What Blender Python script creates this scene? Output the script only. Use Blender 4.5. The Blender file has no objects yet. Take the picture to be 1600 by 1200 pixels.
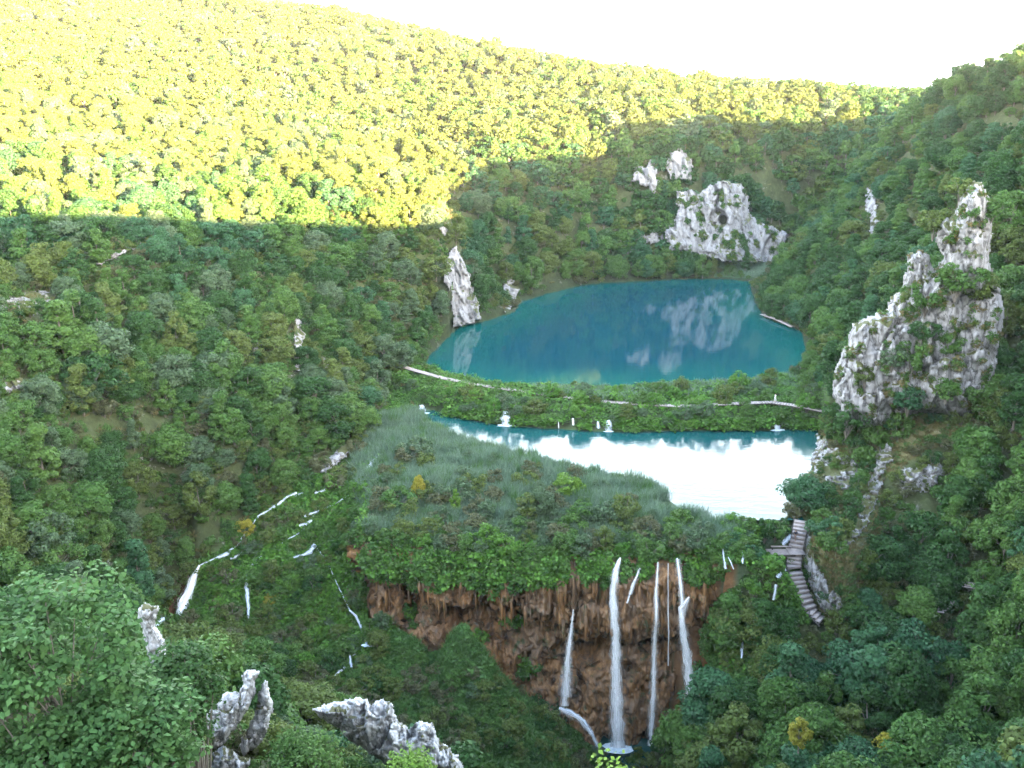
import bpy, math, random
import numpy as np
from mathutils import Vector, Matrix

# ------------------------------------------------------------------ camera, sky, sun
sc = bpy.context.scene
rng = np.random.default_rng(7)
random.seed(7)
C = sc.collection
F = 1500.0                      # focal length in photo pixels (photo 1600 wide)
PITCH = math.radians(16.7)
CAMZ = 60.0
CP, SP = math.cos(PITCH), math.sin(PITCH)

cam_d = bpy.data.cameras.new('camera')
cam_d.sensor_width = 36.0
cam_d.lens = 36.0 * F / 1600.0
cam_d.clip_start = 0.3
cam_d.clip_end = 6000
cam = bpy.data.objects.new('camera', cam_d)
C.objects.link(cam)
cam.location = (0, 0, CAMZ)
cam.rotation_euler = (math.pi / 2 - PITCH, 0, 0)
sc.camera = cam

SUN_EL = math.radians(10.0)
SUN_H = Vector((0.70, -0.714, 0)).normalized()       # horizontal direction towards the sun
sun_d = bpy.data.lights.new('sun', 'SUN')
sun_d.energy = 5.0
sun_d.angle = math.radians(0.5)
sun_d.color = (1.0, 0.66, 0.40)
sun = bpy.data.objects.new('sun', sun_d)
C.objects.link(sun)
to_sun = Vector((SUN_H.x * math.cos(SUN_EL), SUN_H.y * math.cos(SUN_EL), math.sin(SUN_EL)))
sun.rotation_euler = (-to_sun).to_track_quat('-Z', 'Y').to_euler()

world = bpy.data.worlds.new('World')
sc.world = world
world.use_nodes = True
wn, wl = world.node_tree.nodes, world.node_tree.links
wn.clear()
sky = wn.new('ShaderNodeTexSky')
sky.sky_type = 'NISHITA'
sky.sun_disc = False
sky.sun_elevation = SUN_EL
sky.sun_rotation = math.atan2(SUN_H.x, SUN_H.y)
sky.air_density = 1.0
sky.dust_density = 2.0
tc = wn.new('ShaderNodeTexCoord')
sep = wn.new('ShaderNodeSeparateXYZ')
ramp = wn.new('ShaderNodeValToRGB')                   # bright evening haze low over the whole horizon
ramp.color_ramp.elements[0].position = 0.0
ramp.color_ramp.elements[0].color = (1, 1, 1, 1)
ramp.color_ramp.elements[1].position = 0.75
ramp.color_ramp.elements[1].color = (0, 0, 0, 1)
e = ramp.color_ramp.elements.new(0.22)
e.color = (0.75, 0.75, 0.75, 1)
e = ramp.color_ramp.elements.new(0.42)
e.color = (0.30, 0.30, 0.30, 1)
mixw = wn.new('ShaderNodeMixRGB')
mixw.blend_type = 'MIX'
mixw.inputs[2].default_value = (7.6, 7.7, 7.6, 1)
bg = wn.new('ShaderNodeBackground')
bg.inputs[1].default_value = 0.090
wo = wn.new('ShaderNodeOutputWorld')
wl.new(tc.outputs['Generated'], sep.inputs[0])
wl.new(sep.outputs[2], ramp.inputs[0])
wl.new(ramp.outputs[0], mixw.inputs[0])
wl.new(sky.outputs[0], mixw.inputs[1])
wl.new(mixw.outputs[0], bg.inputs[0])
wl.new(bg.outputs[0], wo.inputs[0])

sc.view_settings.view_transform = 'Standard'
sc.view_settings.look = 'None'
sc.view_settings.gamma = 1.0
sc.view_settings.use_curve_mapping = False
sc.view_settings.exposure = 4.9
sc.render.engine = 'CYCLES'
sc.cycles.max_bounces = 5
sc.cycles.diffuse_bounces = 2
sc.cycles.glossy_bounces = 2
sc.cycles.transmission_bounces = 3
sc.cycles.transparent_max_bounces = 12
sc.cycles.use_denoising = True
sc.cycles.caustics_reflective = False
sc.cycles.caustics_refractive = False

# ------------------------------------------------------------------ picture <-> place
def ray(px, py):
    u = (np.asarray(px, float) - 800) / F
    v = (600 - np.asarray(py, float)) / F
    return u, CP + v * SP, -SP + v * CP

def at_y(px, py, Y):
    x, y, z = ray(px, py)
    t = np.asarray(Y, float) / y
    return np.stack([x * t, y * t, CAMZ + z * t], -1)

def at_z(px, py, Z):
    x, y, z = ray(px, py)
    t = (np.asarray(Z, float) - CAMZ) / z
    return np.stack([x * t, y * t, CAMZ + z * t], -1)

def proj(p):
    p = np.asarray(p, float)
    dx, dy, dz = p[..., 0], p[..., 1], p[..., 2] - CAMZ
    d = dy * CP - dz * SP
    d = np.where(d < 0.1, 0.1, d)
    u = dx / d
    v = (dy * SP + dz * CP) / d
    return 800 + u * F, 600 - v * F, d

# ------------------------------------------------------------------ noise (numpy gradient noise)
_prng = np.random.default_rng(3)
_perm = np.concatenate([_prng.permutation(256)] * 3)
_g = _prng.normal(size=(256, 3)); _g /= np.linalg.norm(_g, axis=1)[:, None]
def pnoise(p):
    p = np.asarray(p, float)
    i = np.floor(p).astype(int); f = p - i
    i &= 255
    w = f * f * f * (f * (f * 6 - 15) + 10)
    out = 0
    for dx in (0, 1):
        for dy in (0, 1):
            for dz in (0, 1):
                h = _perm[_perm[_perm[(i[..., 0] + dx) & 255] + ((i[..., 1] + dy) & 255)] + ((i[..., 2] + dz) & 255)]
                g = _g[h]
                d = g[..., 0] * (f[..., 0] - dx) + g[..., 1] * (f[..., 1] - dy) + g[..., 2] * (f[..., 2] - dz)
                out = out + d * (w[..., 0] if dx else 1 - w[..., 0]) * (w[..., 1] if dy else 1 - w[..., 1]) * (w[..., 2] if dz else 1 - w[..., 2])
    return out * 1.4
def fbm(p, oct=4, gain=0.5):
    a, s, o = 1.0, 1.0, 0
    for k in range(oct):
        o = o + a * pnoise(p * s + 17.3 * k); a *= gain; s *= 2.03
    return o
def ridged(p, oct=4, gain=0.55):
    a, s, o = 1.0, 1.0, 0
    for k in range(oct):
        o = o + a * (1 - 2 * np.abs(pnoise(p * s + 31.7 * k))); a *= gain; s *= 2.1
    return o

def poly_sdf(px, py, poly):
    """signed distance, positive inside"""
    px = np.asarray(px, float); py = np.asarray(py, float)
    P = np.asarray(poly, float)
    best = np.full(px.shape, 1e9); inside = np.zeros(px.shape, bool)
    for a, b in zip(P, np.roll(P, -1, 0)):
        e = b - a
        t = np.clip(((px - a[0]) * e[0] + (py - a[1]) * e[1]) / (e @ e + 1e-9), 0, 1)
        d = np.hypot(px - a[0] - t * e[0], py - a[1] - t * e[1])
        best = np.minimum(best, d)
        c = (a[1] > py) != (b[1] > py)
        xx = (b[0] - a[0]) * (py - a[1]) / (b[1] - a[1] + 1e-12) + a[0]
        inside ^= c & (px < xx)
    return np.where(inside, best, -best)

# ------------------------------------------------------------------ mesh helpers
def np_mesh(name, verts, faces, mats=(), smooth=False, mat_idx=None, uv=None, cols=None):
    verts = np.asarray(verts, np.float32).reshape(-1, 3)
    faces = np.asarray(faces, np.int32)
    k = faces.shape[1]
    me = bpy.data.meshes.new(name)
    me.vertices.add(len(verts)); me.vertices.foreach_set('co', verts.ravel())
    me.loops.add(faces.size); me.loops.foreach_set('vertex_index', faces.ravel())
    me.polygons.add(len(faces))
    me.polygons.foreach_set('loop_start', np.arange(0, faces.size, k, dtype=np.int32))
    me.polygons.foreach_set('loop_total', np.full(len(faces), k, np.int32))
    if mat_idx is not None: me.polygons.foreach_set('material_index', np.asarray(mat_idx, np.int32))
    if smooth: me.polygons.foreach_set('use_smooth', np.ones(len(faces), bool))
    for m in mats: me.materials.append(m)
    if uv is not None:
        l = me.uv_layers.new(name='UVMap'); l.data.foreach_set('uv', np.asarray(uv, np.float32)[faces.ravel()].ravel())
    if cols is not None:
        a = me.color_attributes.new('Col', 'FLOAT_COLOR', 'POINT')
        c = np.ones((len(verts), 4), np.float32); c[:, :3] = cols
        a.data.foreach_set('color', c.ravel())
    me.update(calc_edges=True)
    me.validate()
    return me

def link(name, me, parent=None, loc=None, rotz=0, scale=None):
    o = bpy.data.objects.new(name, me)
    C.objects.link(o)
    if parent is not None: o.parent = parent
    if loc is not None: o.location = loc
    o.rotation_euler = (0, 0, rotz)
    if scale is not None: o.scale = scale
    return o
def tag(o, label=None, cat=None, group=None, kind=None):
    if label: o['label'] = label
    if cat: o['category'] = cat
    if group: o['group'] = group
    if kind: o['kind'] = kind
    return o
def thing(name, label, cat, loc=(0, 0, 0), rotz=0, group=None):
    return tag(link(name, None, None, loc, rotz), label, cat, group)

class MB:
    def __init__(s): s.v, s.f = [], []
    def box(s, c, size, rz=0, tilt=0):
        m = Matrix.Translation(c) @ Matrix.Rotation(rz, 4, 'Z') @ Matrix.Rotation(tilt, 4, 'X')
        n = len(s.v)
        for x in (-.5, .5):
            for y in (-.5, .5):
                for z in (-.5, .5):
                    s.v.append(tuple(m @ Vector((x * size[0], y * size[1], z * size[2]))))
        for q in ((0, 1, 3, 2), (4, 6, 7, 5), (0, 4, 5, 1), (2, 3, 7, 6), (0, 2, 6, 4), (1, 5, 7, 3)):
            s.f.append([n + i for i in q])
    def tube(s, pts, radii, n=6):
        pts = [Vector(p) for p in pts]
        base = len(s.v)
        for i, p in enumerate(pts):
            d = (pts[min(i + 1, len(pts) - 1)] - pts[max(i - 1, 0)])
            d = d.normalized() if d.length > 1e-6 else Vector((0, 0, 1))
            a = d.orthogonal().normalized(); b = d.cross(a)
            for k in range(n):
                t = 2 * math.pi * k / n
                s.v.append(tuple(p + (a * math.cos(t) + b * math.sin(t)) * radii[i]))
        for i in range(len(pts) - 1):
            for k in range(n):
                k2 = (k + 1) % n
                s.f.append([base + i * n + k, base + i * n + k2, base + (i + 1) * n + k2, base + (i + 1) * n + k])
    def mesh(s, name, mats=(), smooth=False):
        return np_mesh(name, s.v, s.f, mats, smooth)

# ------------------------------------------------------------------ materials
def new_mat(name):
    m = bpy.data.materials.new(name); m.use_nodes = True
    nt = m.node_tree; nt.nodes.clear()
    return m, nt.nodes, nt.links

def leaf_mat(name, c1, c2, trans=0.3, scale=0.35):
    """leaf colour varies from plant to plant (Random) and from clump to clump (noise)"""
    m, n, l = new_mat(name)
    oi = n.new('ShaderNodeObjectInfo')
    geo = n.new('ShaderNodeNewGeometry')
    no = n.new('ShaderNodeTexNoise'); no.inputs['Scale'].default_value = scale; no.inputs['Detail'].default_value = 3
    l.new(geo.outputs['Position'], no.inputs['Vector'])
    add = n.new('ShaderNodeMath'); add.operation = 'MULTIPLY_ADD'
    l.new(oi.outputs['Random'], add.inputs[0]); add.inputs[1].default_value = 0.55
    mr = n.new('ShaderNodeMapRange'); mr.inputs[1].default_value = 0.3; mr.inputs[2].default_value = 0.7
    mr.inputs[3].default_value = 0.0; mr.inputs[4].default_value = 0.45
    l.new(no.outputs[0], mr.inputs[0]); l.new(mr.outputs[0], add.inputs[2])
    mix = n.new('ShaderNodeMixRGB'); mix.inputs[1].default_value = (*c1, 1); mix.inputs[2].default_value = (*c2, 1)
    l.new(add.outputs[0], mix.inputs[0])
    # every leaf spray its own value
    rp = n.new('ShaderNodeMath'); rp.operation = 'MULTIPLY_ADD'; rp.inputs[1].default_value = 0.7; rp.inputs[2].default_value = 0.65
    l.new(geo.outputs['Random Per Island'], rp.inputs[0])
    hsv = n.new('ShaderNodeHueSaturation'); l.new(mix.outputs[0], hsv.inputs['Color']); l.new(rp.outputs[0], hsv.inputs['Value'])
    d = n.new('ShaderNodeBsdfPrincipled'); d.inputs['Roughness'].default_value = 0.55
    d.inputs['Specular IOR Level'].default_value = 0.12
    t = n.new('ShaderNodeBsdfTranslucent')
    l.new(hsv.outputs[0], d.inputs['Base Color']); l.new(hsv.outputs[0], t.inputs['Color'])
    ms = n.new('ShaderNodeMixShader'); ms.inputs[0].default_value = trans
    l.new(d.outputs[0], ms.inputs[1]); l.new(t.outputs[0], ms.inputs[2])
    o = n.new('ShaderNodeOutputMaterial'); l.new(ms.outputs[0], o.inputs[0])
    return m

M = {}
M['dark'] = leaf_mat('leaf_dark_green', (0.024, 0.064, 0.018), (0.045, 0.098, 0.026))
M['mid'] = leaf_mat('leaf_mid_green', (0.050, 0.112, 0.026), (0.082, 0.148, 0.034))
M['blue'] = leaf_mat('leaf_blue_green', (0.032, 0.088, 0.040), (0.050, 0.118, 0.048))
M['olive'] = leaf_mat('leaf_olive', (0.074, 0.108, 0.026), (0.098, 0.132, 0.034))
M['yellow'] = leaf_mat('leaf_yellow', (0.20, 0.20, 0.03), (0.28, 0.25, 0.035))
M['lime'] = leaf_mat('leaf_lime', (0.095, 0.19, 0.03), (0.15, 0.24, 0.04))
M['bright'] = leaf_mat('leaf_butterbur', (0.055, 0.145, 0.022), (0.10, 0.20, 0.032), scale=0.8)
M['grey'] = leaf_mat('leaf_grey_willow', (0.062, 0.106, 0.050), (0.086, 0.130, 0.066))
M['brown'] = leaf_mat('leaf_brown_scrub', (0.080, 0.088, 0.042), (0.100, 0.108, 0.050))
M['reed'] = leaf_mat('reed_blades', (0.115, 0.185, 0.125), (0.150, 0.215, 0.140), scale=0.15)
M['reed_dry'] = leaf_mat('reed_dry', (0.22, 0.20, 0.07), (0.30, 0.26, 0.09))
M['grass'] = leaf_mat('grass_blades', (0.055, 0.135, 0.036), (0.090, 0.165, 0.045), scale=0.25)
M['drygrass'] = leaf_mat('dry_grass', (0.12, 0.11, 0.045), (0.17, 0.135, 0.06), scale=0.3)
M['hazel'] = leaf_mat('leaf_hazel', (0.050, 0.115, 0.035), (0.085, 0.155, 0.045), scale=0.9)

def simple_noise_mat(name, cols, scale, rough=0.9, stretch=(1, 1, 1), bump=0.0, pos=None, bdist=0.2, detail=6):
    m, n, l = new_mat(name)
    g = n.new('ShaderNodeNewGeometry')
    mp = n.new('ShaderNodeMapping'); mp.inputs['Scale'].default_value = stretch
    l.new(g.outputs['Position'], mp.inputs[0])
    no = n.new('ShaderNodeTexNoise'); no.inputs['Scale'].default_value = scale; no.inputs['Detail'].default_value = detail
    no.inputs['Roughness'].default_value = 0.62
    l.new(mp.outputs[0], no.inputs['Vector'])
    r = n.new('ShaderNodeValToRGB')
    pos = pos or [0.3 + 0.4 * i / (len(cols) - 1) for i in range(len(cols))]
    els = r.color_ramp.elements
    els[0].position = pos[0]; els[0].color = (*cols[0], 1)
    els[1].position = pos[-1]; els[1].color = (*cols[-1], 1)
    for p, c in zip(pos[1:-1], cols[1:-1]):
        e = els.new(p); e.color = (*c, 1)
    l.new(no.outputs[0], r.inputs[0])
    b = n.new('ShaderNodeBsdfPrincipled'); b.inputs['Roughness'].default_value = rough
    b.inputs['Specular IOR Level'].default_value = 0.25
    l.new(r.outputs[0], b.inputs['Base Color'])
    if bump:
        bp = n.new('ShaderNodeBump'); bp.inputs['Strength'].default_value = bump; bp.inputs['Distance'].default_value = bdist
        l.new(no.outputs[0], bp.inputs['Height']); l.new(bp.outputs[0], b.inputs['Normal'])
    o = n.new('ShaderNodeOutputMaterial'); l.new(b.outputs[0], o.inputs[0])
    return m
M['bark'] = simple_noise_mat('bark', [(0.10, 0.085, 0.07), (0.20, 0.18, 0.15)], 3.0, stretch=(1, 1, .3), bump=.3)
M['bark_pale'] = simple_noise_mat('pale_bark', [(0.22, 0.21, 0.18), (0.38, 0.36, 0.32)], 3.0, stretch=(1, 1, .3))

def rock_mat(name, white, grey, dark, moss, mossy=0.52, sc_=0.5, bump=0.8, moss_w=0.06, zs=0.30, crack=0.35):
    m, n, l = new_mat(name)
    g = n.new('ShaderNodeNewGeometry')
    mp = n.new('ShaderNodeMapping'); mp.inputs['Scale'].default_value = (1, 1, zs)
    l.new(g.outputs['Position'], mp.inputs[0])
    n1 = n.new('ShaderNodeTexNoise'); n1.inputs['Scale'].default_value = sc_ * 1.6; n1.inputs['Detail'].default_value = 8; n1.inputs['Roughness'].default_value = 0.68
    n1.inputs['Distortion'].default_value = 0.4
    l.new(mp.outputs[0], n1.inputs['Vector'])
    r = n.new('ShaderNodeValToRGB'); e = r.color_ramp.elements
    e[0].position = 0.32; e[0].color = (*dark, 1); e[1].position = 0.55; e[1].color = (*white, 1)
    x = e.new(0.43); x.color = (*grey, 1)
    l.new(n1.outputs[0], r.inputs[0])
    # thin dark cracks
    vo = n.new('ShaderNodeTexVoronoi'); vo.feature = 'DISTANCE_TO_EDGE'; vo.inputs['Scale'].default_value = sc_ * 0.9
    dist = n.new('ShaderNodeTexNoise'); dist.inputs['Scale'].default_value = sc_ * 2; dist.inputs['Detail'].default_value = 4
    l.new(mp.outputs[0], dist.inputs['Vector'])
    av = n.new('ShaderNodeMixRGB'); av.blend_type = 'ADD'; av.inputs[0].default_value = 1.2
    l.new(mp.outputs[0], av.inputs[1]); l.new(dist.outputs['Color'], av.inputs[2]); l.new(av.outputs[0], vo.inputs['Vector'])
    cr = n.new('ShaderNodeMapRange'); cr.inputs[1].default_value = 0.0; cr.inputs[2].default_value = 0.05; cr.inputs[3].default_value = crack; cr.inputs[4].default_value = 1
    l.new(vo.outputs['Distance'], cr.inputs[0])
    mu = n.new('ShaderNodeMixRGB'); mu.blend_type = 'MULTIPLY'; mu.inputs[0].default_value = 1
    l.new(r.outputs[0], mu.inputs[1]); l.new(cr.outputs[0], mu.inputs[2])
    # moss and dry grass settle where the rock faces up
    n2 = n.new('ShaderNodeTexNoise'); n2.inputs['Scale'].default_value = sc_ * 0.7; n2.inputs['Detail'].default_value = 6
    l.new(g.outputs['Position'], n2.inputs['Vector'])
    sp_ = n.new('ShaderNodeSeparateXYZ'); l.new(g.outputs['Normal'], sp_.inputs[0])
    ma = n.new('ShaderNodeMath'); ma.operation = 'MULTIPLY_ADD'; ma.inputs[1].default_value = 0.28
    l.new(sp_.outputs[2], ma.inputs[0]); l.new(n2.outputs[0], ma.inputs[2])
    mr = n.new('ShaderNodeMapRange'); mr.inputs[1].default_value = mossy; mr.inputs[2].default_value = mossy + moss_w
    l.new(ma.outputs[0], mr.inputs[0])
    mx = n.new('ShaderNodeMixRGB'); mx.inputs[2].default_value = (*moss, 1)
    l.new(mr.outputs[0], mx.inputs[0]); l.new(mu.outputs[0], mx.inputs[1])
    b = n.new('ShaderNodeBsdfPrincipled'); b.inputs['Roughness'].default_value = 0.9; b.inputs['Specular IOR Level'].default_value = 0.2
    l.new(mx.outputs[0], b.inputs['Base Color'])
    bp = n.new('ShaderNodeBump'); bp.inputs['Strength'].default_value = bump; bp.inputs['Distance'].default_value = 0.35
    l.new(n1.outputs[0], bp.inputs['Height']); l.new(bp.outputs[0], b.inputs['Normal'])
    o = n.new('ShaderNodeOutputMaterial'); l.new(b.outputs[0], o.inputs[0])
    return m
M['rock'] = rock_mat('white_limestone', (0.31, 0.30, 0.30), (0.19, 0.185, 0.18), (0.065, 0.06, 0.055), (0.075, 0.080, 0.030), 0.70)
M['rock_far'] = rock_mat('far_white_limestone', (0.25, 0.25, 0.255), (0.16, 0.16, 0.165), (0.07, 0.07, 0.07), (0.08, 0.09, 0.04), 0.72, sc_=0.42, zs=.13, crack=.8)
M['rock_near'] = rock_mat('grey_limestone', (0.48, 0.48, 0.485), (0.33, 0.33, 0.33), (0.14, 0.14, 0.14), (0.09, 0.09, 0.04), 0.74, sc_=0.9, bump=1.0)

# terrain: painted by what covers the ground
def terrain_mat():
    m, n, l = new_mat('valley_ground')
    at = n.new('ShaderNodeAttribute'); at.attribute_name = 'Col'
    g = n.new('ShaderNodeNewGeometry')
    no = n.new('ShaderNodeTexNoise'); no.inputs['Scale'].default_value = 0.6; no.inputs['Detail'].default_value = 8; no.inputs['Roughness'].default_value = .7
    l.new(g.outputs['Position'], no.inputs['Vector'])
    mr = n.new('ShaderNodeMapRange'); mr.inputs[1].default_value = .25; mr.inputs[2].default_value = .75; mr.inputs[3].default_value = .45; mr.inputs[4].default_value = 1.5
    l.new(no.outputs[0], mr.inputs[0])
    mu = n.new('ShaderNodeMixRGB'); mu.blend_type = 'MULTIPLY'; mu.inputs[0].default_value = 1
    l.new(at.outputs['Color'], mu.inputs[1]); l.new(mr.outputs[0], mu.inputs[2])
    # pale stones breaking through
    n2 = n.new('ShaderNodeTexNoise'); n2.inputs['Scale'].default_value = 0.35; n2.inputs['Detail'].default_value = 9; n2.inputs['Roughness'].default_value = .75
    l.new(g.outputs['Position'], n2.inputs['Vector'])
    r2 = n.new('ShaderNodeMapRange'); r2.inputs[1].default_value = .60; r2.inputs[2].default_value = .66
    l.new(n2.outputs[0], r2.inputs[0])
    at2 = n.new('ShaderNodeAttribute'); at2.attribute_name = 'stony'
    m2 = n.new('ShaderNodeMath'); m2.operation = 'MULTIPLY'; l.new(r2.outputs[0], m2.inputs[0]); l.new(at2.outputs['Fac'], m2.inputs[1])
    mx = n.new('ShaderNodeMixRGB'); mx.inputs[2].default_value = (0.36, 0.34, 0.32, 1)
    l.new(m2.outputs[0], mx.inputs[0]); l.new(mu.outputs[0], mx.inputs[1])
    b = n.new('ShaderNodeBsdfPrincipled'); b.inputs['Roughness'].default_value = 0.95; b.inputs['Specular IOR Level'].default_value = .1
    l.new(mx.outputs[0], b.inputs['Base Color'])
    bp = n.new('ShaderNodeBump'); bp.inputs['Strength'].default_value = .8; bp.inputs['Distance'].default_value = .4
    l.new(no.outputs[0], bp.inputs['Height']); l.new(bp.outputs[0], b.inputs['Normal'])
    o = n.new('ShaderNodeOutputMaterial'); l.new(b.outputs[0], o.inputs[0])
    return m
M['ground'] = terrain_mat()

def water_mat(name, deep, shallow, d0, d1, ripple, rscale, ior=1.33, rough=0.03):
    m, n, l = new_mat(name)
    at = n.new('ShaderNodeAttribute'); at.attribute_name = 'shore'
    mr = n.new('ShaderNodeMapRange'); mr.inputs[1].default_value = d0; mr.inputs[2].default_value = d1
    l.new(at.outputs['Fac'], mr.inputs[0])
    g = n.new('ShaderNodeNewGeometry')
    nn = n.new('ShaderNodeTexNoise'); nn.inputs['Scale'].default_value = 0.06; nn.inputs['Detail'].default_value = 4
    l.new(g.outputs['Position'], nn.inputs['Vector'])
    ad = n.new('ShaderNodeMath'); ad.operation = 'MULTIPLY_ADD'; ad.inputs[1].default_value = 0.9; ad.inputs[2].default_value = -0.45
    l.new(nn.outputs[0], ad.inputs[0])
    a2 = n.new('ShaderNodeMath'); a2.use_clamp = True; l.new(ad.outputs[0], a2.inputs[0]); l.new(mr.outputs[0], a2.inputs[1])
    mix = n.new('ShaderNodeMixRGB'); mix.inputs[1].default_value = (*shallow, 1); mix.inputs[2].default_value = (*deep, 1)
    l.new(a2.outputs[0], mix.inputs[0])
    b = n.new('ShaderNodeBsdfPrincipled'); b.inputs['Roughness'].default_value = rough; b.inputs['IOR'].default_value = ior
    l.new(mix.outputs[0], b.inputs['Base Color'])
    mp = n.new('ShaderNodeMapping'); mp.inputs['Scale'].default_value = (0.45, 1.0, 1)
    l.new(g.outputs['Position'], mp.inputs[0])
    wv = n.new('ShaderNodeTexNoise'); wv.inputs['Scale'].default_value = rscale; wv.inputs['Detail'].default_value = 3
    l.new(mp.outputs[0], wv.inputs['Vector'])
    bp = n.new('ShaderNodeBump'); bp.inputs['Strength'].default_value = ripple; bp.inputs['Distance'].default_value = 0.05
    l.new(wv.outputs[0], bp.inputs['Height']); l.new(bp.outputs[0], b.inputs['Normal'])
    o = n.new('ShaderNodeOutputMaterial'); l.new(b.outputs[0], o.inputs[0])
    return m
M['lake_far'] = water_mat('deep_blue_lake_water', (0.0, 0.040, 0.058), (0.001, 0.072, 0.064), 1.0, 20.0, 0.14, 0.9, 1.33, 0.05)
M['lake_near'] = water_mat('turquoise_lake_water', (0.002, 0.050, 0.055), (0.008, 0.065, 0.060), 0.5, 9.0, 0.75, 0.8, 1.33, 0.13)
M['pool'] = water_mat('pool_water', (0.01, 0.06, 0.06), (0.03, 0.08, 0.07), 0.5, 6.0, 0.5, 2.0)

def fall_mat(name, density=0.5, tint=(0.93, 0.94, 0.95), peak=0.97, sx_=20, sy_=.42):
    """broken white water: strands with gaps"""
    m, n, l = new_mat(name)
    uv = n.new('ShaderNodeUVMap')
    mp = n.new('ShaderNodeMapping'); mp.inputs['Scale'].default_value = (sx_, sy_, 1)
    l.new(uv.outputs[0], mp.inputs[0])
    no = n.new('ShaderNodeTexNoise'); no.inputs['Scale'].default_value = 1.0; no.inputs['Detail'].default_value = 6; no.inputs['Roughness'].default_value = .65
    l.new(mp.outputs[0], no.inputs['Vector'])
    sx = n.new('ShaderNodeSeparateXYZ'); l.new(uv.outputs[0], sx.inputs[0])
    # fade to the edges of the sheet
    ab = n.new('ShaderNodeMath'); ab.operation = 'SUBTRACT'; ab.inputs[1].default_value = .5; l.new(sx.outputs[0], ab.inputs[0])
    a2 = n.new('ShaderNodeMath'); a2.operation = 'ABSOLUTE'; l.new(ab.outputs[0], a2.inputs[0])
    a3 = n.new('ShaderNodeMath'); a3.operation = 'MULTIPLY_ADD'; a3.inputs[1].default_value = -1.0; a3.inputs[2].default_value = density - 0.24
    l.new(a2.outputs[0], a3.inputs[0])
    s = n.new('ShaderNodeMath'); l.new(no.outputs[0], s.inputs[0]); l.new(a3.outputs[0], s.inputs[1])
    r = n.new('ShaderNodeMapRange'); r.inputs[1].default_value = .40; r.inputs[2].default_value = .66; r.inputs[4].default_value = peak
    l.new(s.outputs[0], r.inputs[0])
    d = n.new('ShaderNodeBsdfDiffuse'); d.inputs[0].default_value = (*tint, 1)
    t = n.new('ShaderNodeBsdfTranslucent'); t.inputs[0].default_value = (*tint, 1)
    m1 = n.new('ShaderNodeMixShader'); m1.inputs[0].default_value = .35; l.new(d.outputs[0], m1.inputs[1]); l.new(t.outputs[0], m1.inputs[2])
    tr = n.new('ShaderNodeBsdfTransparent')
    m2 = n.new('ShaderNodeMixShader'); l.new(r.outputs[0], m2.inputs[0]); l.new(tr.outputs[0], m2.inputs[1]); l.new(m1.outputs[0], m2.inputs[2])
    o = n.new('ShaderNodeOutputMaterial'); l.new(m2.outputs[0], o.inputs[0])
    return m
M['fall'] = fall_mat('white_water', 0.52)
M['fall_thin'] = fall_mat('thin_white_water', 0.37)
M['rapid'] = fall_mat('broken_rapid', 0.44, tint=(.62, .68, .74), sx_=7, sy_=1.2)
M['brook'] = fall_mat('dark_brook_water', 0.44, tint=(.62, .70, .76), sx_=6, sy_=1.0)
M['mist'] = fall_mat('blown_spray', 0.42, peak=0.30)
M['foam'] = simple_noise_mat('foam', [(0.30, 0.40, 0.45), (0.70, 0.74, 0.78)], 2.0, rough=.6)
M['wood'] = simple_noise_mat('weathered_planks', [(0.24, 0.20, 0.19), (0.40, 0.35, 0.33)], 1.5, stretch=(1, 3, 1), bump=.2)
M['wood_dark'] = simple_noise_mat('dark_timber', [(0.05, 0.045, 0.04), (0.10, 0.09, 0.08)], 3.0)

# ------------------------------------------------------------------ the lie of the land
T = []                                     # control points x, y, z
def w(x, y, z): T.append((x, y, z))
def g_(px, py, Y, dz=0.0):                 # a visible ground point seen at px,py at forward distance Y
    p = at_y(px, py, Y); T.append((p[0], p[1], p[2] - dz))
CAN = 4.5                                  # the picture shows the canopy, ground lies below
def c_(px, py, Y, dz=CAN): g_(px, py, Y, dz)

LAKE1 = [(664, 572), (700, 585), (760, 598), (830, 606), (900, 607), (960, 609), (1020, 606), (1060, 602), (1150, 597), (1250, 582), (1262, 550),
         (1255, 520), (1195, 497), (1180, 470), (1172, 440), (1130, 436), (1060, 437), (960, 441), (900, 447), (840, 463), (818, 470),
         (806, 486), (752, 503), (712, 513), (690, 535), (668, 556)]
LAKE2 = [(648, 640), (668, 664), (700, 684), (770, 704), (850, 722), (905, 740), (960, 752), (1020, 764), (1040, 780), (1065, 800), (1110, 818),
         (1160, 826), (1215, 830), (1238, 800), (1262, 745), (1285, 700), (1282, 672), (1180, 672), (1080, 672), (950, 674), (880, 670), (790, 664), (720, 652), (680, 640)]
def world_poly(poly, z): return [tuple(at_z(a, b, z)[:2]) for a, b in poly]
L1 = world_poly(LAKE1, 0.0)
L2 = world_poly(LAKE2, -2.0)
def densify(poly, step, closed=True):
    out = []
    P = list(poly)
    for a, b in zip(P, P[1:] + (P[:1] if closed else [])):
        n = max(1, int(math.hypot(b[0] - a[0], b[1] - a[1]) / step))
        for i in range(n): out.append((a[0] + (b[0] - a[0]) * i / n, a[1] + (b[1] - a[1]) * i / n))
    if not closed: out.append(P[-1])
    return out
for x, y in densify(L1, 10): w(x, y, 0.25)
for x, y in densify(L2, 7): w(x, y, -1.7)
for x, y in ((10, 230), (30, 230), (60, 230), (30, 270), (60, 270), (20, 300), (70, 300), (50, 325)): w(x, y, 0)
for x, y in ((20, 160), (40, 150), (0, 172), (40, 170)): w(x, y, -2)
# dam between the lakes
for px, py, z in ((700, 618, .9), (800, 628, .9), (900, 636, .8), (1000, 640, .8), (1100, 640, .9), (1200, 640, .8), (1270, 640, 1.0), (660, 610, 1.0)):
    p = at_z(px, py, z); w(*p)
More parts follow.
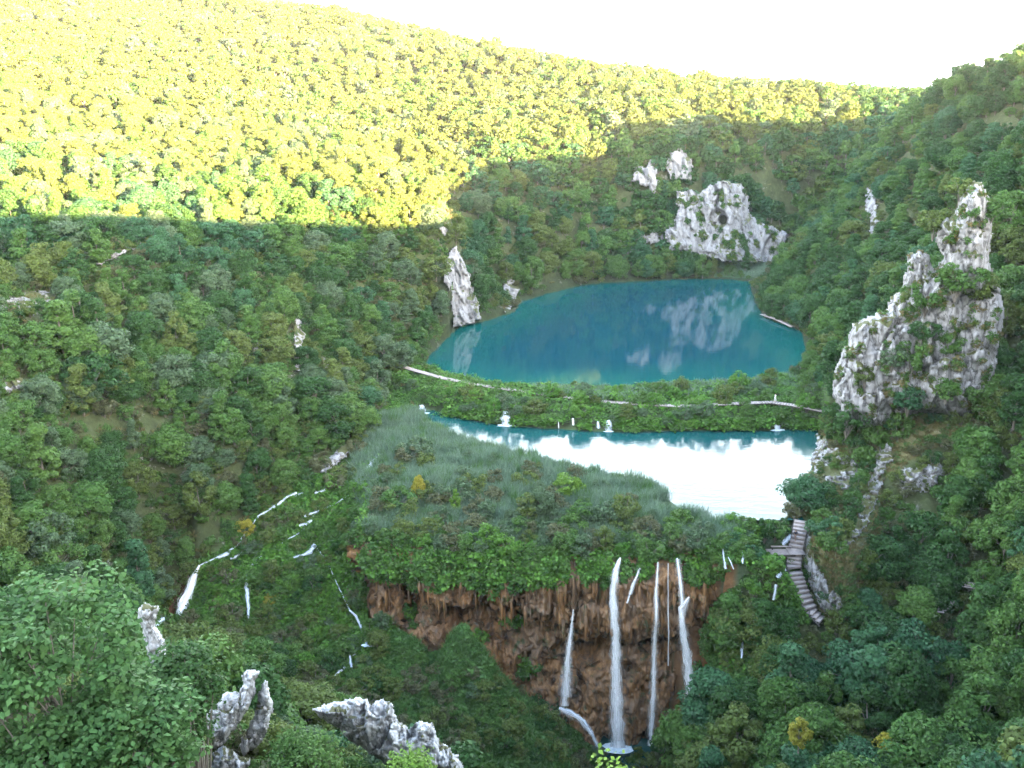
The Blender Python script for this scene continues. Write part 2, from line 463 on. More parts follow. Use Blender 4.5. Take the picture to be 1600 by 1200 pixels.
# marsh below the lower lake
for px, py, z in ((600, 660, -1.2), (650, 700, -1.5), (700, 760, -1.8), (800, 800, -2), (900, 800, -2), (1000, 800, -2), (750, 720, -1.6), (850, 760, -1.8),
                  (1080, 840, -2.2), (580, 750, -2.2),
                  (620, 790, -2.3), (1150, 850, -2.6)):
    p = at_z(px, py, z); w(*p)
# waterfall lip and foot (pairs)
LIP = [(572, 131.5), (590, 128.5), (620, 126), (700, 124.5), (800, 123), (900, 122), (1000, 122), (1090, 122.5), (1125, 124), (1140, 127)]
def lip_px2x(px, Y): return at_y(px, 880, Y)[0]
LIPX = np.array([lip_px2x(a, b) for a, b in LIP]); LIPY = np.array([b for a, b in LIP])
FOOTPX = [(572, -15), (600, -15), (640, -17), (690, -23), (760, -24), (830, -25), (880, -28), (940, -31.5), (1000, -33), (1080, -31), (1130, -22), (1140, -18)]
FOOTX = np.array([lip_px2x(a, 123) for a, b in FOOTPX]); FOOTZ = np.array([b for a, b in FOOTPX])
for x in np.arange(LIPX[1], LIPX[-2] + .1, 2.2):
    ly = np.interp(x, LIPX, LIPY); fz = np.interp(x, FOOTX, FOOTZ)
    w(x, ly + 8.6, -3.0); w(x, ly + 12.0, -2.8)
    w(x, ly + 7.2, fz); w(x, ly - 1.6, fz - .3)
# talus and the green cone below the wall
g_(722, 968, 117.5); g_(700, 1010, 116.5); g_(752, 1022, 116.5); g_(660, 1020, 119); g_(680, 1070, 118); g_(640, 1000, 121); g_(600, 960, 125)
g_(620, 1060, 115); g_(700, 1120, 111); g_(800, 1120, 112.5); g_(860, 1150, 110); g_(800, 1190, 105); g_(700, 1190, 103); g_(600, 1120, 108)
w(10, 117, -32.3); w(18, 117, -33.2); w(20, 112, -33); w(12, 110, -33); w(10, 102, -33); w(0, 98, -32)
g_(560, 1060, 118); g_(540, 1000, 124); g_(520, 1100, 110); g_(880, 1190, 111)
# mossy mound with the left cascades
g_(600, 720, 158, -0.0); g_(585, 740, 155); g_(560, 790, 146.5); g_(500, 765, 152); g_(440, 790, 150.5); g_(400, 815, 147); g_(360, 865, 141); g_(320, 880, 139)
g_(470, 810, 146); g_(480, 862, 139.5); g_(420, 880, 136.5); g_(540, 850, 139); g_(570, 890, 133.5)
g_(380, 900, 134.5); g_(390, 950, 131.5); g_(450, 930, 132.5); g_(500, 950, 130.5); g_(440, 990, 128); g_(545, 955, 130.5); g_(572, 1005, 126.5); g_(490, 1020, 125)
g_(310, 885, 138.5); g_(295, 930, 135.5); g_(278, 962, 133.5); g_(245, 975, 130); g_(330, 960, 129.5)
c_(330, 1010, 118, 2); c_(430, 1050, 108, 3); c_(480, 1070, 104, 3); c_(260, 900, 137, 2)
# left slope (canopy)
c_(560, 640, 172, 6); c_(540, 580, 182, 6); c_(600, 600, 196, 6); c_(640, 560, 216, 6); c_(620, 480, 225, 6); c_(670, 500, 240, 5); c_(560, 500, 208)
c_(490, 690, 158, 6); c_(420, 740, 152, 6); c_(380, 650, 154, 6); c_(470, 560, 178); c_(420, 470, 192); c_(520, 420, 218); c_(620, 400, 235)
c_(300, 800, 143, 7); c_(300, 700, 143, 6); c_(330, 560, 164); c_(300, 450, 186); c_(300, 380, 202)
c_(200, 850, 124, 7); c_(180, 740, 132, 7); c_(200, 600, 148); c_(180, 480, 168); c_(150, 410, 180, 2); c_(220, 365, 190, 2)
c_(0, 820, 108, 7); c_(0, 700, 118, 6); c_(0, 600, 130); c_(40, 478, 155, 1); c_(0, 400, 176); c_(80, 860, 108, 7)
c_(-250, 820, 100); c_(-250, 600, 120); c_(-250, 450, 150); c_(-250, 340, 180)
SH = [(0, 340, 190, 250), (150, 340, 200, 255), (300, 345, 213, 255), (450, 348, 226, 240), (600, 352, 243, 230), (690, 345, 256, 215),
      (735, 262, 322, 200), (850, 228, 343, 185), (1000, 207, 357, 145), (1200, 207, 362, 85)]
for a, b, Y, t in SH: c_(a, b, Y)
c_(660, 430, 240); c_(700, 400, 249, 3)
# spur with the shore cliff
g_(712, 512, 256); g_(750, 503, 260); g_(715, 450, 262, 1); g_(710, 390, 265, 1); g_(700, 330, 265, 3); c_(695, 280, 268); c_(660, 280, 268)
# slope behind the spur and round the lake
c_(765, 480, 284); c_(770, 400, 296); c_(760, 320, 308); c_(850, 430, 300, 6); c_(840, 350, 314); c_(830, 280, 328)
c_(900, 400, 320, 6); c_(900, 320, 333); c_(950, 380, 327, 5); c_(960, 300, 341); c_(1000, 400, 330, 3)
c_(1000, 270, 346, 2); c_(1060, 235, 354, 2); c_(1060, 290, 350, 2); c_(1100, 300, 352, 2); c_(1140, 290, 354, 2); c_(1100, 380, 346, 1); c_(1060, 400, 337, 3); c_(1060, 425, 331, 2)
g_(1150, 425, 334, 0); g_(1200, 409, 352, 0); g_(1180, 345, 356, 1); g_(1220, 370, 356, 1); c_(1240, 330, 360); c_(1250, 250, 368); c_(1300, 280, 362)
c_(1270, 360, 344, 5); c_(1330, 220, 375)
# left and far sunlit slopes
c_(0, 200, 265); c_(0, 100, 350); c_(0, 0, 480); c_(-250, 200, 250); c_(-250, 0, 420); c_(-250, -200, 800); c_(0, -160, 800)
c_(300, 250, 262); c_(300, 150, 350); c_(300, 30, 560); c_(300, -70, 800); c_(600, 260, 290); c_(600, 180, 370); c_(600, 100, 450)
c_(520, 8, 590); c_(700, 54, 520); c_(800, 80, 470); c_(860, 94, 450); c_(1000, 131, 410); c_(1150, 144, 400); c_(1300, 139, 405); c_(1420, 145, 420); c_(1600, 150, 430)
for a, b, Y in ((520, 8, 700), (700, 54, 640), (860, 94, 600), (1000, 131, 560), (1150, 144, 560), (1300, 139, 560), (1420, 145, 560)): c_(a, b + 12, Y)
c_(700, 210, 350); c_(700, 130, 420); c_(860, 165, 385); c_(1000, 165, 374); c_(1200, 172, 376); c_(1400, 172, 390)
for a in (-400, -100, 200, 450, 700, 1000): w(a, 1200, 60); w(a, 1600, 20)
w(-500, 900, 190); w(-420, 500, 140); w(-300, 200, 80); w(-300, 0, 70); w(-150, -80, 85); w(-200, 100, 55)
# right hill
c_(1600, 78, 265); c_(1500, 108, 300); c_(1430, 147, 325, 8); c_(1380, 185, 345, 7); c_(1345, 260, 362); c_(1310, 330, 345)
c_(1240, 400, 312, 6); c_(1200, 440, 290, 6); c_(1230, 490, 262, 6); c_(1300, 430, 270, 6); c_(1380, 330, 275, 6); c_(1450, 230, 278); c_(1550, 170, 262)
c_(1590, 300, 205, 6); c_(1480, 350, 235, 6); c_(1400, 450, 228, 6); c_(1280, 500, 228, 7); c_(1270, 590, 200, 6); c_(1320, 560, 205, 6)
g_(1262, 560, 212, 0)
c_(1590, 450, 178, 6); c_(1590, 600, 155, 7); c_(1590, 750, 136, 7); c_(1590, 900, 120, 7); c_(1590, 1050, 104, 7); c_(1590, 1190, 90, 7)
w(60, 165, 11); w(66, 176, 18)
# the rib that carries the pinnacle
g_(1290, 690, 170, 0); g_(1330, 680, 163, 0); g_(1400, 665, 158, 0); g_(1480, 650, 156, 0); g_(1540, 660, 153, 0)
g_(1290, 760, 151, 0); g_(1350, 770, 147, 0); g_(1330, 830, 138, 0); g_(1290, 850, 134.5, 0); g_(1310, 900, 128, 0); g_(1290, 950, 121, 0); g_(1430, 720, 147, 1)
c_(1420, 820, 134, 6); c_(1500, 800, 132, 7); c_(1450, 920, 120, 7); c_(1380, 980, 114, 6)
g_(1240, 870, 128.6, .9); g_(1260, 930, 124.0, .9); g_(1275, 960, 122.2, .9); g_(1246, 822, 132.2, .6); g_(1200, 855, 131, .6); g_(1205, 930, 125, 1)
c_(1160, 900, 128, 1.5); c_(1180, 960, 120, 3); c_(1130, 960, 118.5, 3); c_(1250, 1010, 113, 5); c_(1150, 1050, 106, 6); c_(1300, 1100, 100, 7); c_(1100, 1120, 104, 6)
c_(1060, 1190, 102, 6); c_(1200, 1190, 92, 7); c_(1400, 1190, 88, 7); c_(1400, 1060, 103, 7)
# our own side of the valley
w(0, 0, 57.6); w(-8, 3, 57.6); w(8, 3, 57.4); w(0, 7, 54); w(0, -15, 62); w(-14, 24, 37.5); w(-4, 24, 34); w(-22, 26, 38); w(12, 26, 30); w(-30, 35, 34)
w(-10, 44, 20); w(-16, 50, 20); w(-26, 58, 19); w(-4, 52, 17); w(6, 52, 8); w(-16, 64, 8); w(-30, 72, 5); w(-45, 80, 3); w(-50, 50, 30); w(-10, 75, -14); w(-5, 88, -24); w(10, 75, -18); w(30, 60, 0); w(30, 80, -14)
w(50, 40, 30); w(-25, 92, -8); w(60, 60, 18)
# ridge behind and right of us: keeps the valley in evening shade
te = math.tan(SUN_EL)
for a, b, Y, t in SH:
    p = at_y(a, b, Y)
    x, y, z = p[0] + SUN_H.x * t, p[1] + SUN_H.y * t, p[2] + te * t
    drop_ = 8 if a >= 1000 else (4 if a > 800 else 0)
    w(x, y, z - drop_); w(x + 30, y - 10, z + 1 - drop_)
w(35, -50, 84); w(0, -85, 92); w(100, -60, 88); w(160, 0, 84); w(-60, -120, 95); w(200, 100, 75); w(220, 200, 74); w(230, 320, 62); w(300, 0, 80); w(350, 300, 66); w(300, -150, 80)
w(70, 60, 48); w(90, 100, 45); w(100, 150, 50); w(105, 200, 55)

TP = np.array(T); 
# drop near-duplicates so the solve stays well behaved
keep = []
for i, p in enumerate(TP):
    if all((TP[j][0] - p[0]) ** 2 + (TP[j][1] - p[1]) ** 2 > 0.8 for j in keep): keep.append(i)
TP = TP[keep]
def kern(r): return r
D = np.hypot(TP[:, None, 0] - TP[None, :, 0], TP[:, None, 1] - TP[None, :, 1])
n_ = len(TP)
A = np.zeros((n_ + 3, n_ + 3)); A[:n_, :n_] = kern(D) - np.eye(n_) * 0.35
A[:n_, n_] = 1; A[:n_, n_ + 1:] = TP[:, :2]; A[n_:, :n_] = A[:n_, n_:].T
W = np.linalg.solve(A, np.concatenate([TP[:, 2], [0, 0, 0]]))
def rbf(x, y):
    sh = x.shape; x = x.ravel(); y = y.ravel(); out = np.empty(len(x))
    for i in range(0, len(x), 20000):
        xs, ys = x[i:i + 20000], y[i:i + 20000]
        r = np.hypot(xs[:, None] - TP[None, :, 0], ys[:, None] - TP[None, :, 1])
        out[i:i + 20000] = r @ W[:n_] + W[n_] + W[n_ + 1] * xs + W[n_ + 2] * ys
    return out.reshape(sh)

def steps(spec):
    out = [spec[0][0]]
    for a, b, s0, s1 in spec:
        x, L = a, b - a
        while x < b - 1e-6:
            s = s0 + (s1 - s0) * (x - a) / L
            x += s; out.append(min(x, b))
    return np.array(sorted(set(np.round(out, 4))))
GX = steps([(-900, -100, 40, 3), (-100, -62, 2.5, 1), (-62, 72, .85, .85), (72, 130, 1, 3), (130, 900, 3, 40)])
GY = steps([(-300, -20, 14, 4), (-20, 84, 3, 1.2), (84, 205, .85, .95), (205, 440, 1.2, 2.4), (440, 1700, 3, 30)])
XX, YY = np.meshgrid(GX, GY, indexing='ij')
ZZ = rbf(XX, YY)
s1 = poly_sdf(XX, YY, L1); s2 = poly_sdf(XX, YY, L2)
flat = np.clip(np.minimum(-s1, -s2) / 12, 0, 1)
P3 = np.stack([XX, YY, ZZ * 0], -1)
crest_calm = np.clip((140 - np.abs(XX)) / 60, 0.15, 1)
near = (YY < 210) & (np.abs(XX - 5) < 45)
ZZ = ZZ + flat * crest_calm * (fbm(P3 / 14, 4) * 1.2 + fbm(P3 / 3, 3) * .35) * np.where(near, .6, 1)
far_amp = np.clip((YY - 370) / 200, 0, 1)
ZZ = ZZ + far_amp * fbm(P3 / 40 + 5, 4) * 3.5
for s, lvl in ((s1, 0.0), (s2, -2.0)):
    ZZ = np.where(s > 0, np.minimum(ZZ, lvl + .2 - np.minimum(s * .6, 5)), ZZ)
    ring = (s <= 0) & (s > -12)
    ZZ = np.where(ring, np.maximum(ZZ, lvl + .15), ZZ)
ZZ = np.where((s2 > 0), np.minimum(ZZ, -2 + .2 - np.minimum(s2 * .6, 5)), ZZ)
# right-hand shore of lower lake must stay dry only by a step
STAIR = [(1252, 815, -1.7), (1249, 832, -2.6), (1243, 858, -4.2), (1240, 884, -5.6), (1243, 895, -6.3), (1250, 915, -7.6), (1260, 938, -9.0), (1269, 955, -10.1), (1286, 972, -11.2)]
_sp = [tuple(at_z(a, b, z)) for a, b, z in STAIR]
_sp = [tuple(np.array(a) * (1 - t) + np.array(b) * t) for a, b in zip(_sp, _sp[1:]) for t in np.arange(0, 1, .12)]
_sp += [tuple(at_z(a, 864, -4.5)) for a in np.arange(1194, 1242, 4)]
for (x, y, z) in _sp:
    for k in np.arange(-.5, 16, .6):                    # keep the ground below the line of sight
        f = (y - k) / y; cx_, cy_, cz_ = x * f, y * f, CAMZ + (z - CAMZ) * f
        m = (XX - cx_) ** 2 + (YY - cy_) ** 2 < 2.0 ** 2
        ZZ[m] = np.minimum(ZZ[m], cz_ - .7 - .02 * k)
def H(x, y):
    x = np.asarray(x, float); y = np.asarray(y, float)
    i = np.clip(np.searchsorted(GX, x) - 1, 0, len(GX) - 2); j = np.clip(np.searchsorted(GY, y) - 1, 0, len(GY) - 2)
    fx = np.clip((x - GX[i]) / (GX[i + 1] - GX[i]), 0, 1); fy = np.clip((y - GY[j]) / (GY[j + 1] - GY[j]), 0, 1)
    return (ZZ[i, j] * (1 - fx) * (1 - fy) + ZZ[i + 1, j] * fx * (1 - fy) + ZZ[i, j + 1] * (1 - fx) * fy + ZZ[i + 1, j + 1] * fx * fy)
_YS = np.concatenate([np.arange(12, 240, .6), np.arange(240, 500, 1.5), np.arange(500, 1500, 6)])
_H0 = H
def H(x, y):
    x = np.asarray(x, float); y = np.asarray(y, float)
    z = _H0(x, y); ly = np.interp(x, LIPX, LIPY)
    top_ = (x > LIPX[0] - .5) & (x < LIPX[-1] + .5) & (y > ly + .3) & (y < ly + 11)
    return np.where(top_, np.maximum(z, -2.5), z)
def ray_ground(px, py, y0=12.0):
    """forward distance where the view ray meets the ground"""
    px = np.atleast_1d(np.asarray(px, float)); py = np.atleast_1d(np.asarray(py, float))
    rx, ry, rz = ray(px, py)
    res = np.full(px.shape, np.nan)
    for i in range(0, len(px), 4000):
        sl = slice(i, i + 4000)
        t = _YS[None, :] / ry[sl, None]
        x = rx[sl, None] * t; z = CAMZ + rz[sl, None] * t
        d = z - H(x, np.broadcast_to(_YS, x.shape))
        hit = (d < 0) & (_YS[None, :] >= y0)
        k = hit.argmax(1); ok = hit.any(1)
        k = np.maximum(k, 1)
        ar = np.arange(len(k)); d0, d1 = d[ar, k - 1], d[ar, k]
        f = np.clip(d0 / (d0 - d1 + 1e-9), 0, 1)
        r = _YS[k - 1] + f * (_YS[k] - _YS[k - 1])
        res[sl] = np.where(ok, r, np.nan)
    return res

# what covers the ground
nxs, nys = XX.shape
gy_, gx_ = np.gradient(ZZ, GY, axis=1), np.gradient(ZZ, GX, axis=0)
slope = np.hypot(gx_, gy_)
PXg, PYg, PDg = proj(np.stack([XX, YY, ZZ], -1))
col = np.zeros((nxs, nys, 3)); col[:] = (0.050, 0.062, 0.026)
def zone(mask, c): col[mask] = c
MARSH = [(648, 645), (600, 650), (560, 700), (555, 760), (560, 850), (590, 885), (1125, 885), (1240, 850), (1215, 825), (1100, 818), (1030, 770), (900, 735), (700, 680)]
MARSHW = world_poly(MARSH, -2.0)
smarsh = poly_sdf(XX, YY, MARSHW)
DAM = [(600, 590), (664, 574), (830, 608), (960, 611), (1060, 604), (1250, 590), (1300, 620), (1290, 660), (1280, 674), (950, 674), (880, 670), (790, 664), (720, 652), (648, 640), (600, 640)]
DAMW = world_poly(DAM, 0.0)
sdam = poly_sdf(XX, YY, DAMW)
zone(smarsh > -1, (0.060, 0.085, 0.045))
zone((sdam > -1), (0.050, 0.080, 0.030))
TALUS = [(560, 950), (600, 930), (640, 960), (690, 1060), (700, 960), (740, 960), (790, 1060), (870, 1105), (930, 1200), (540, 1210), (500, 1100)]
stal = poly_sdf(PXg, PYg, TALUS)
tal = (stal > -12) & (YY > 96) & (YY < 128) & (ZZ < -6)
zone(tal, (0.045, 0.090, 0.028))
MOUND = [(600, 700), (560, 740), (480, 755), (420, 790), (360, 850), (320, 880), (300, 960), (330, 1010), (420, 1060), (540, 1080), (600, 1000), (590, 890), (570, 850)]
smound = poly_sdf(PXg, PYg, MOUND)
mound = (smound > -10) & (YY > 110) & (YY < 160)
zone(mound, (0.050, 0.085, 0.028))
RIB = [(1270, 680), (1300, 655), (1400, 640), (1490, 640), (1530, 650), (1460, 690), (1380, 740), (1350, 800), (1310, 920), (1300, 960), (1262, 900), (1255, 830), (1270, 760), (1262, 720)]
srib = poly_sdf(PXg, PYg, RIB)
rib = (srib > -6) & (YY > 112) & (YY < 178) & (XX > 30)
zone(rib, (0.115, 0.105, 0.045))
REDBANK = [(303, 884), (276, 900), (246, 934), (258, 958), (272, 958), (292, 925), (306, 892)]
zone((poly_sdf(PXg, PYg, REDBANK) > -4) & (YY > 118) & (YY < 150), (0.075, 0.036, 0.018))
zone((XX > 64) & (XX < 104) & (YY > 325) & (YY < 352) & (ZZ < 3), (0.060, 0.105, 0.045))
stony = np.full(XX.shape, 0.35)
stony[rib] = 1.0
stony[(XX < -20) & (YY > 120) & (YY < 260)] = 0.7
stony[tal | (smarsh > -1) | (sdam > -1)] = 0.0
# steep bits by the waterfall are wet brown tufa
wet = (slope > 1.8) & (YY > 115) & (YY < np.interp(XX, LIPX, LIPY) + 8) & (XX > LIPX[0] + 1) & (XX < LIPX[-1] - 1)
zone(wet, (0.14, 0.075, 0.035)); stony[wet] = 0
idx = np.arange(nxs * nys).reshape(nxs, nys)
fq = np.stack([idx[:-1, :-1], idx[1:, :-1], idx[1:, 1:], idx[:-1, 1:]], -1).reshape(-1, 4)
zone((s1 > -3.5) & (s1 < 1), (0.030, 0.040, 0.018)); zone((s2 > -2.0) & (s2 < .5) & (YY > 170), (0.030, 0.040, 0.018))
me = np_mesh('terrain', np.stack([XX, YY, ZZ], -1).reshape(-1, 3), fq, [M['ground']], smooth=True, cols=col.reshape(-1, 3))
a = me.attributes.new('stony', 'FLOAT', 'POINT'); a.data.foreach_set('value', stony.ravel().astype(np.float32))
tag(link('terrain', me), kind='structure')

# ------------------------------------------------------------------ water surfaces
def water(name, poly, z, mat, grow, step=1.6):
    P = np.array(poly)
    x = np.arange(P[:, 0].min() - grow - step, P[:, 0].max() + grow + step, step)
    y = np.arange(P[:, 1].min() - grow - step, P[:, 1].max() + grow + step, step)
    X, Y = np.meshgrid(x, y, indexing='ij')
    s = poly_sdf(X, Y, poly)
    if name == 'lower_lake_water':
        s = np.where((Y < np.interp(X, LIPX, LIPY) + 6), -99, s)
    ids = np.arange(X.size).reshape(X.shape)
    q = np.stack([ids[:-1, :-1], ids[1:, :-1], ids[1:, 1:], ids[:-1, 1:]], -1).reshape(-1, 4)
    ok = (s.ravel()[q] > -grow).all(1)
    q = q[ok]
    u, inv = np.unique(q, return_inverse=True)
    V = np.stack([X.ravel()[u], Y.ravel()[u], np.full(len(u), z)], -1)
    me = np_mesh(name, V, inv.reshape(-1, 4), [mat], smooth=True)
    a = me.attributes.new('shore', 'FLOAT', 'POINT'); a.data.foreach_set('value', s.ravel()[u].astype(np.float32))
    return tag(link(name, me), kind='structure')
water('upper_lake_water', L1, 0.0, M['lake_far'], 4)
water('lower_lake_water', L2, -2.0, M['lake_near'], 2.5)
POOL = [(4, 108), (8, 121.5), (26, 121.5), (28, 108), (16, 100)]
water('plunge_pool_water', POOL, -32.2, M['pool'], 2, 1.2)

# ------------------------------------------------------------------ things that must stay in view (nothing planted in front of them)
PROT = []
def protect(pts, Y, rad=0.75):
    """pts: list of (px,py); Y: distance or array"""
    Ys = np.broadcast_to(Y, (len(pts),))
    for (a, b), yy in zip(pts, Ys): PROT.append((a, b, yy, rad))
def protect_poly(poly, Y, step=9, inset=4, rad=0.75):
    P = np.array(poly, float)
    X_, Y_ = np.meshgrid(np.arange(P[:, 0].min(), P[:, 0].max() + step, step), np.arange(P[:, 1].min(), P[:, 1].max() + step, step))
    s = poly_sdf(X_, Y_, poly); m = s > inset
    pts = list(zip(X_[m], Y_[m]))
    Ys = Y(X_[m], Y_[m]) if callable(Y) else Y
    if len(pts): protect(pts, Ys, rad)

# ------------------------------------------------------------------ rocks
ROCKF = {}
def facets(P, size, seed, tilt=.55, k=1.0):
    """angular blocks: every cell of a jittered lattice is a tilted plane"""
    r = np.random.default_rng(seed)
    sh_ = P.shape[:-1]; p = P.reshape(-1, 3) / np.array([size, size, size * 1.7])
    p = p + .25 * np.stack([pnoise(p * 1.3 + 5), pnoise(p * 1.3 + 25), pnoise(p * 1.3 + 45)], -1)
    i0 = np.floor(p).astype(int); best = np.full(len(p), 1e9); val = np.zeros(len(p)); sec = np.full(len(p), 1e9)
    for dx in (-1, 0, 1):
        for dy in (-1, 0, 1):
            for dz in (-1, 0, 1):
                c = i0 + (dx, dy, dz)
                h = _perm[_perm[_perm[(c[:, 0] + seed) & 255] + (c[:, 1] & 255)] + (c[:, 2] & 255)]
                jit = _g[h] * .45 + .5
                q = c + jit; d = ((p - q) ** 2).sum(1)
                g2 = _g[(h * 7 + 3) & 255]; off = _g[(h * 13 + 5) & 255, 0]
                v = off + ((p - q) * g2).sum(1) * tilt * 2
                m = d < best
                sec = np.where(m, best, np.minimum(sec, d)); val = np.where(m, v, val); best = np.where(m, d, best)
    crack = np.clip((np.sqrt(sec) - np.sqrt(best)) / .12, 0, 1)
    return (val - (1 - crack) * .5 * k).reshape(sh_)
def rock_front(label, a, b):
    X_, Y_, fr, s = ROCKF[label]
    k = np.argmin((X_ - a) ** 2 + (Y_ - b) ** 2 + np.where(s > 0, 0, 1e6)); return float(fr.ravel()[k])
def rock(name, label, poly, Y=None, bulge=3.0, res=3.0, amp=1.0, nscale=0.25, mat='rock', jag=4.0, holes=(), vert=0.35, cat='rock', group=None,
         parent=None, edge=None, front=0.6, prot=True, prad=0.75):
    """rocky body: real outline, own distance, thickness front and back, ridged relief"""
    P = np.array(poly, float)
    pad = 2 * res
    X_, Y_ = np.meshgrid(np.arange(P[:, 0].min() - pad, P[:, 0].max() + pad + res, res), np.arange(P[:, 1].min() - pad, P[:, 1].max() + pad + res, res), indexing='ij')
    s = poly_sdf(X_, Y_, poly)
    s = s + fbm(np.stack([X_ / 16, Y_ / 22, X_ * 0 + len(name)], -1), 4, .7) * jag
    if Y is None:
        base = ray_ground(X_.ravel(), Y_.ravel()).reshape(X_.shape)
        med = np.nanmedian(base[s > 0]) if (s > 0).any() else 100
        base = np.where(np.isnan(base), med, base)
        base = np.clip(base, med - 25, med + 25)
        for _ in range(6):
            b2 = base.copy(); b2[1:-1, 1:-1] = (base[:-2, 1:-1] + base[2:, 1:-1] + base[1:-1, :-2] + base[1:-1, 2:] + base[1:-1, 1:-1]) / 5; base = b2
        base = base + bulge * .25
    else:
        base = Y(X_, Y_) if callable(Y) else np.full(X_.shape, float(Y))
    edge = edge or np.clip(s, 0, None).max() * .75
    prof = np.sqrt(np.clip(1 - (1 - np.clip(s / edge, 0, 1)) ** 2, 0, 1))
    mid = at_y(X_, Y_, base)
    q = mid * np.array([1, 1, vert]) * nscale
    fs = .55 / nscale
    mz = mid * np.array([1, 1, .5 if mat == 'rock_far' else .85])
    rel = facets(mz, fs, 11) * .75 + facets(mz, fs * .38, 23) * .30 + facets(mz, fs * .16, 31) * .10
    rel2 = fbm(q * 3.1 + 9, 4, .6)
    fr = base - prof * bulge - np.clip(prof * 1.5, 0, 1) * (rel * amp + rel2 * amp * .22) - front
    for (hx, hy, hr, hd) in holes:
        dd = np.hypot(X_ - hx, (Y_ - hy) * .9)
        fr = fr + hd * np.clip((hr - dd) / 1.5, 0, 1)
    bk = base + prof * bulge + (prof ** .5) * fbm(q * 2 + 50, 3) * amp + .1
    if holes: bk = np.maximum(bk, fr + 1.0)
    ids = np.arange(X_.size).reshape(X_.shape)
    quads = np.stack([ids[:-1, :-1], ids[1:, :-1], ids[1:, 1:], ids[:-1, 1:]], -1).reshape(-1, 4)
    ok = (s.ravel()[quads] > -res * .3).all(1)
    quads = quads[ok]
    if len(quads) == 0: return None
    u, inv = np.unique(quads, return_inverse=True); qi = inv.reshape(-1, 4)
    # pixel jitter so that the grid does not show
    jx = X_.ravel()[u] + rng.uniform(-.3, .3, len(u)) * res; jy = Y_.ravel()[u] + rng.uniform(-.3, .3, len(u)) * res
    Fv = at_y(jx, jy, fr.ravel()[u]); Bv = at_y(jx, jy, bk.ravel()[u]); n = len(u)
    ed = {}
    for f in qi:
        for a, b in ((f[0], f[1]), (f[1], f[2]), (f[2], f[3]), (f[3], f[0])):
            if (b, a) in ed: del ed[(b, a)]
            else: ed[(a, b)] = 1
    side = [(a, b, b + n, a + n) for a, b in ed]
    # pixel y runs down, so the front grid winds towards the camera when flipped
    faces = np.concatenate([qi, qi[:, ::-1] + n, np.array([(b, a, a + n, b + n) for a, b in ed])])
    me = np_mesh(name, np.concatenate([Fv, Bv]), faces, [M[mat]], smooth=False)
    o = link(name, me, parent)
    if parent is None: tag(o, label, cat, group)
    ROCKF[label] = (X_, Y_, fr, s)
    if prot:
        m = (s > 3) & ((np.round(X_ / res) % 3) == 0) & ((np.round(Y_ / res) % 3) == 0)
        protect(list(zip(X_[m], Y_[m])), fr[m], prad)
    return o

PINN = [(1514, 290), (1522, 280), (1535, 286), (1548, 312), (1551, 350), (1546, 400), (1558, 440), (1571, 480), (1562, 540), (1552, 590), (1550, 640),
        (1500, 652), (1440, 645), (1400, 655), (1382, 672), (1340, 668), (1312, 656), (1299, 620), (1304, 580), (1320, 540), (1333, 507), (1358, 492),
        (1383, 482), (1392, 462), (1410, 446), (1420, 398), (1437, 387), (1454, 398), (1460, 425), (1472, 402), (1460, 372), (1466, 350), (1490, 335), (1502, 300)]
rock('limestone_pinnacle', 'tall jagged white limestone pinnacle standing above the right end of the lower lake', PINN,
     Y=lambda a, b: 164.5 - (b - 300) * 0.006 - np.clip((a - 1300) / 250, 0, 1) * 6, bulge=6.5, res=2.2, amp=2.1, nscale=.13, jag=3.5, vert=.5, front=0, edge=34, prad=.2)
rock('rock', 'cracked white rock wall at the right shore of the lower lake', [(1268, 684), (1282, 680), (1305, 700), (1330, 712), (1345, 740), (1322, 765), (1290, 762), (1272, 740), (1264, 712)], bulge=1.2, res=2.6, amp=1.0, nscale=.4, jag=7, group='rock outcrops', prad=.5)
rock('rock', 'line of white crags running down the middle of the grassy rib', [(1372, 700), (1388, 690), (1396, 712), (1380, 745), (1370, 790), (1352, 830), (1330, 850), (1318, 872), (1312, 860), (1330, 815), (1350, 770), (1362, 730)], bulge=1.0, res=2.6, amp=1.0, nscale=.5, jag=8, group='rock outcrops', prad=.5)
rock('rock', 'pale rock face between trees below the right foot of the pinnacle', [(1408, 735), (1440, 728), (1468, 715), (1478, 735), (1462, 760), (1430, 775), (1410, 765)], bulge=1.6, res=2.6, amp=1.1, nscale=.4, jag=7, group='rock outcrops')
rock('rock', 'smooth blue-grey rock slab beside the wooden stairs', [(1252, 822), (1266, 815), (1270, 860), (1275, 880), (1292, 905), (1300, 945), (1296, 962), (1280, 950), (1266, 915), (1255, 880)], bulge=.9, res=2.2, amp=.5, nscale=.5, jag=2, group='rock outcrops')
rock('rock', 'fluted white rock fins at the foot of the grassy rib', [(1296, 925), (1302, 918), (1312, 930), (1318, 948), (1305, 960), (1292, 955)], bulge=.9, res=2.0, amp=.6, nscale=.9, jag=3, group='rock outcrops')
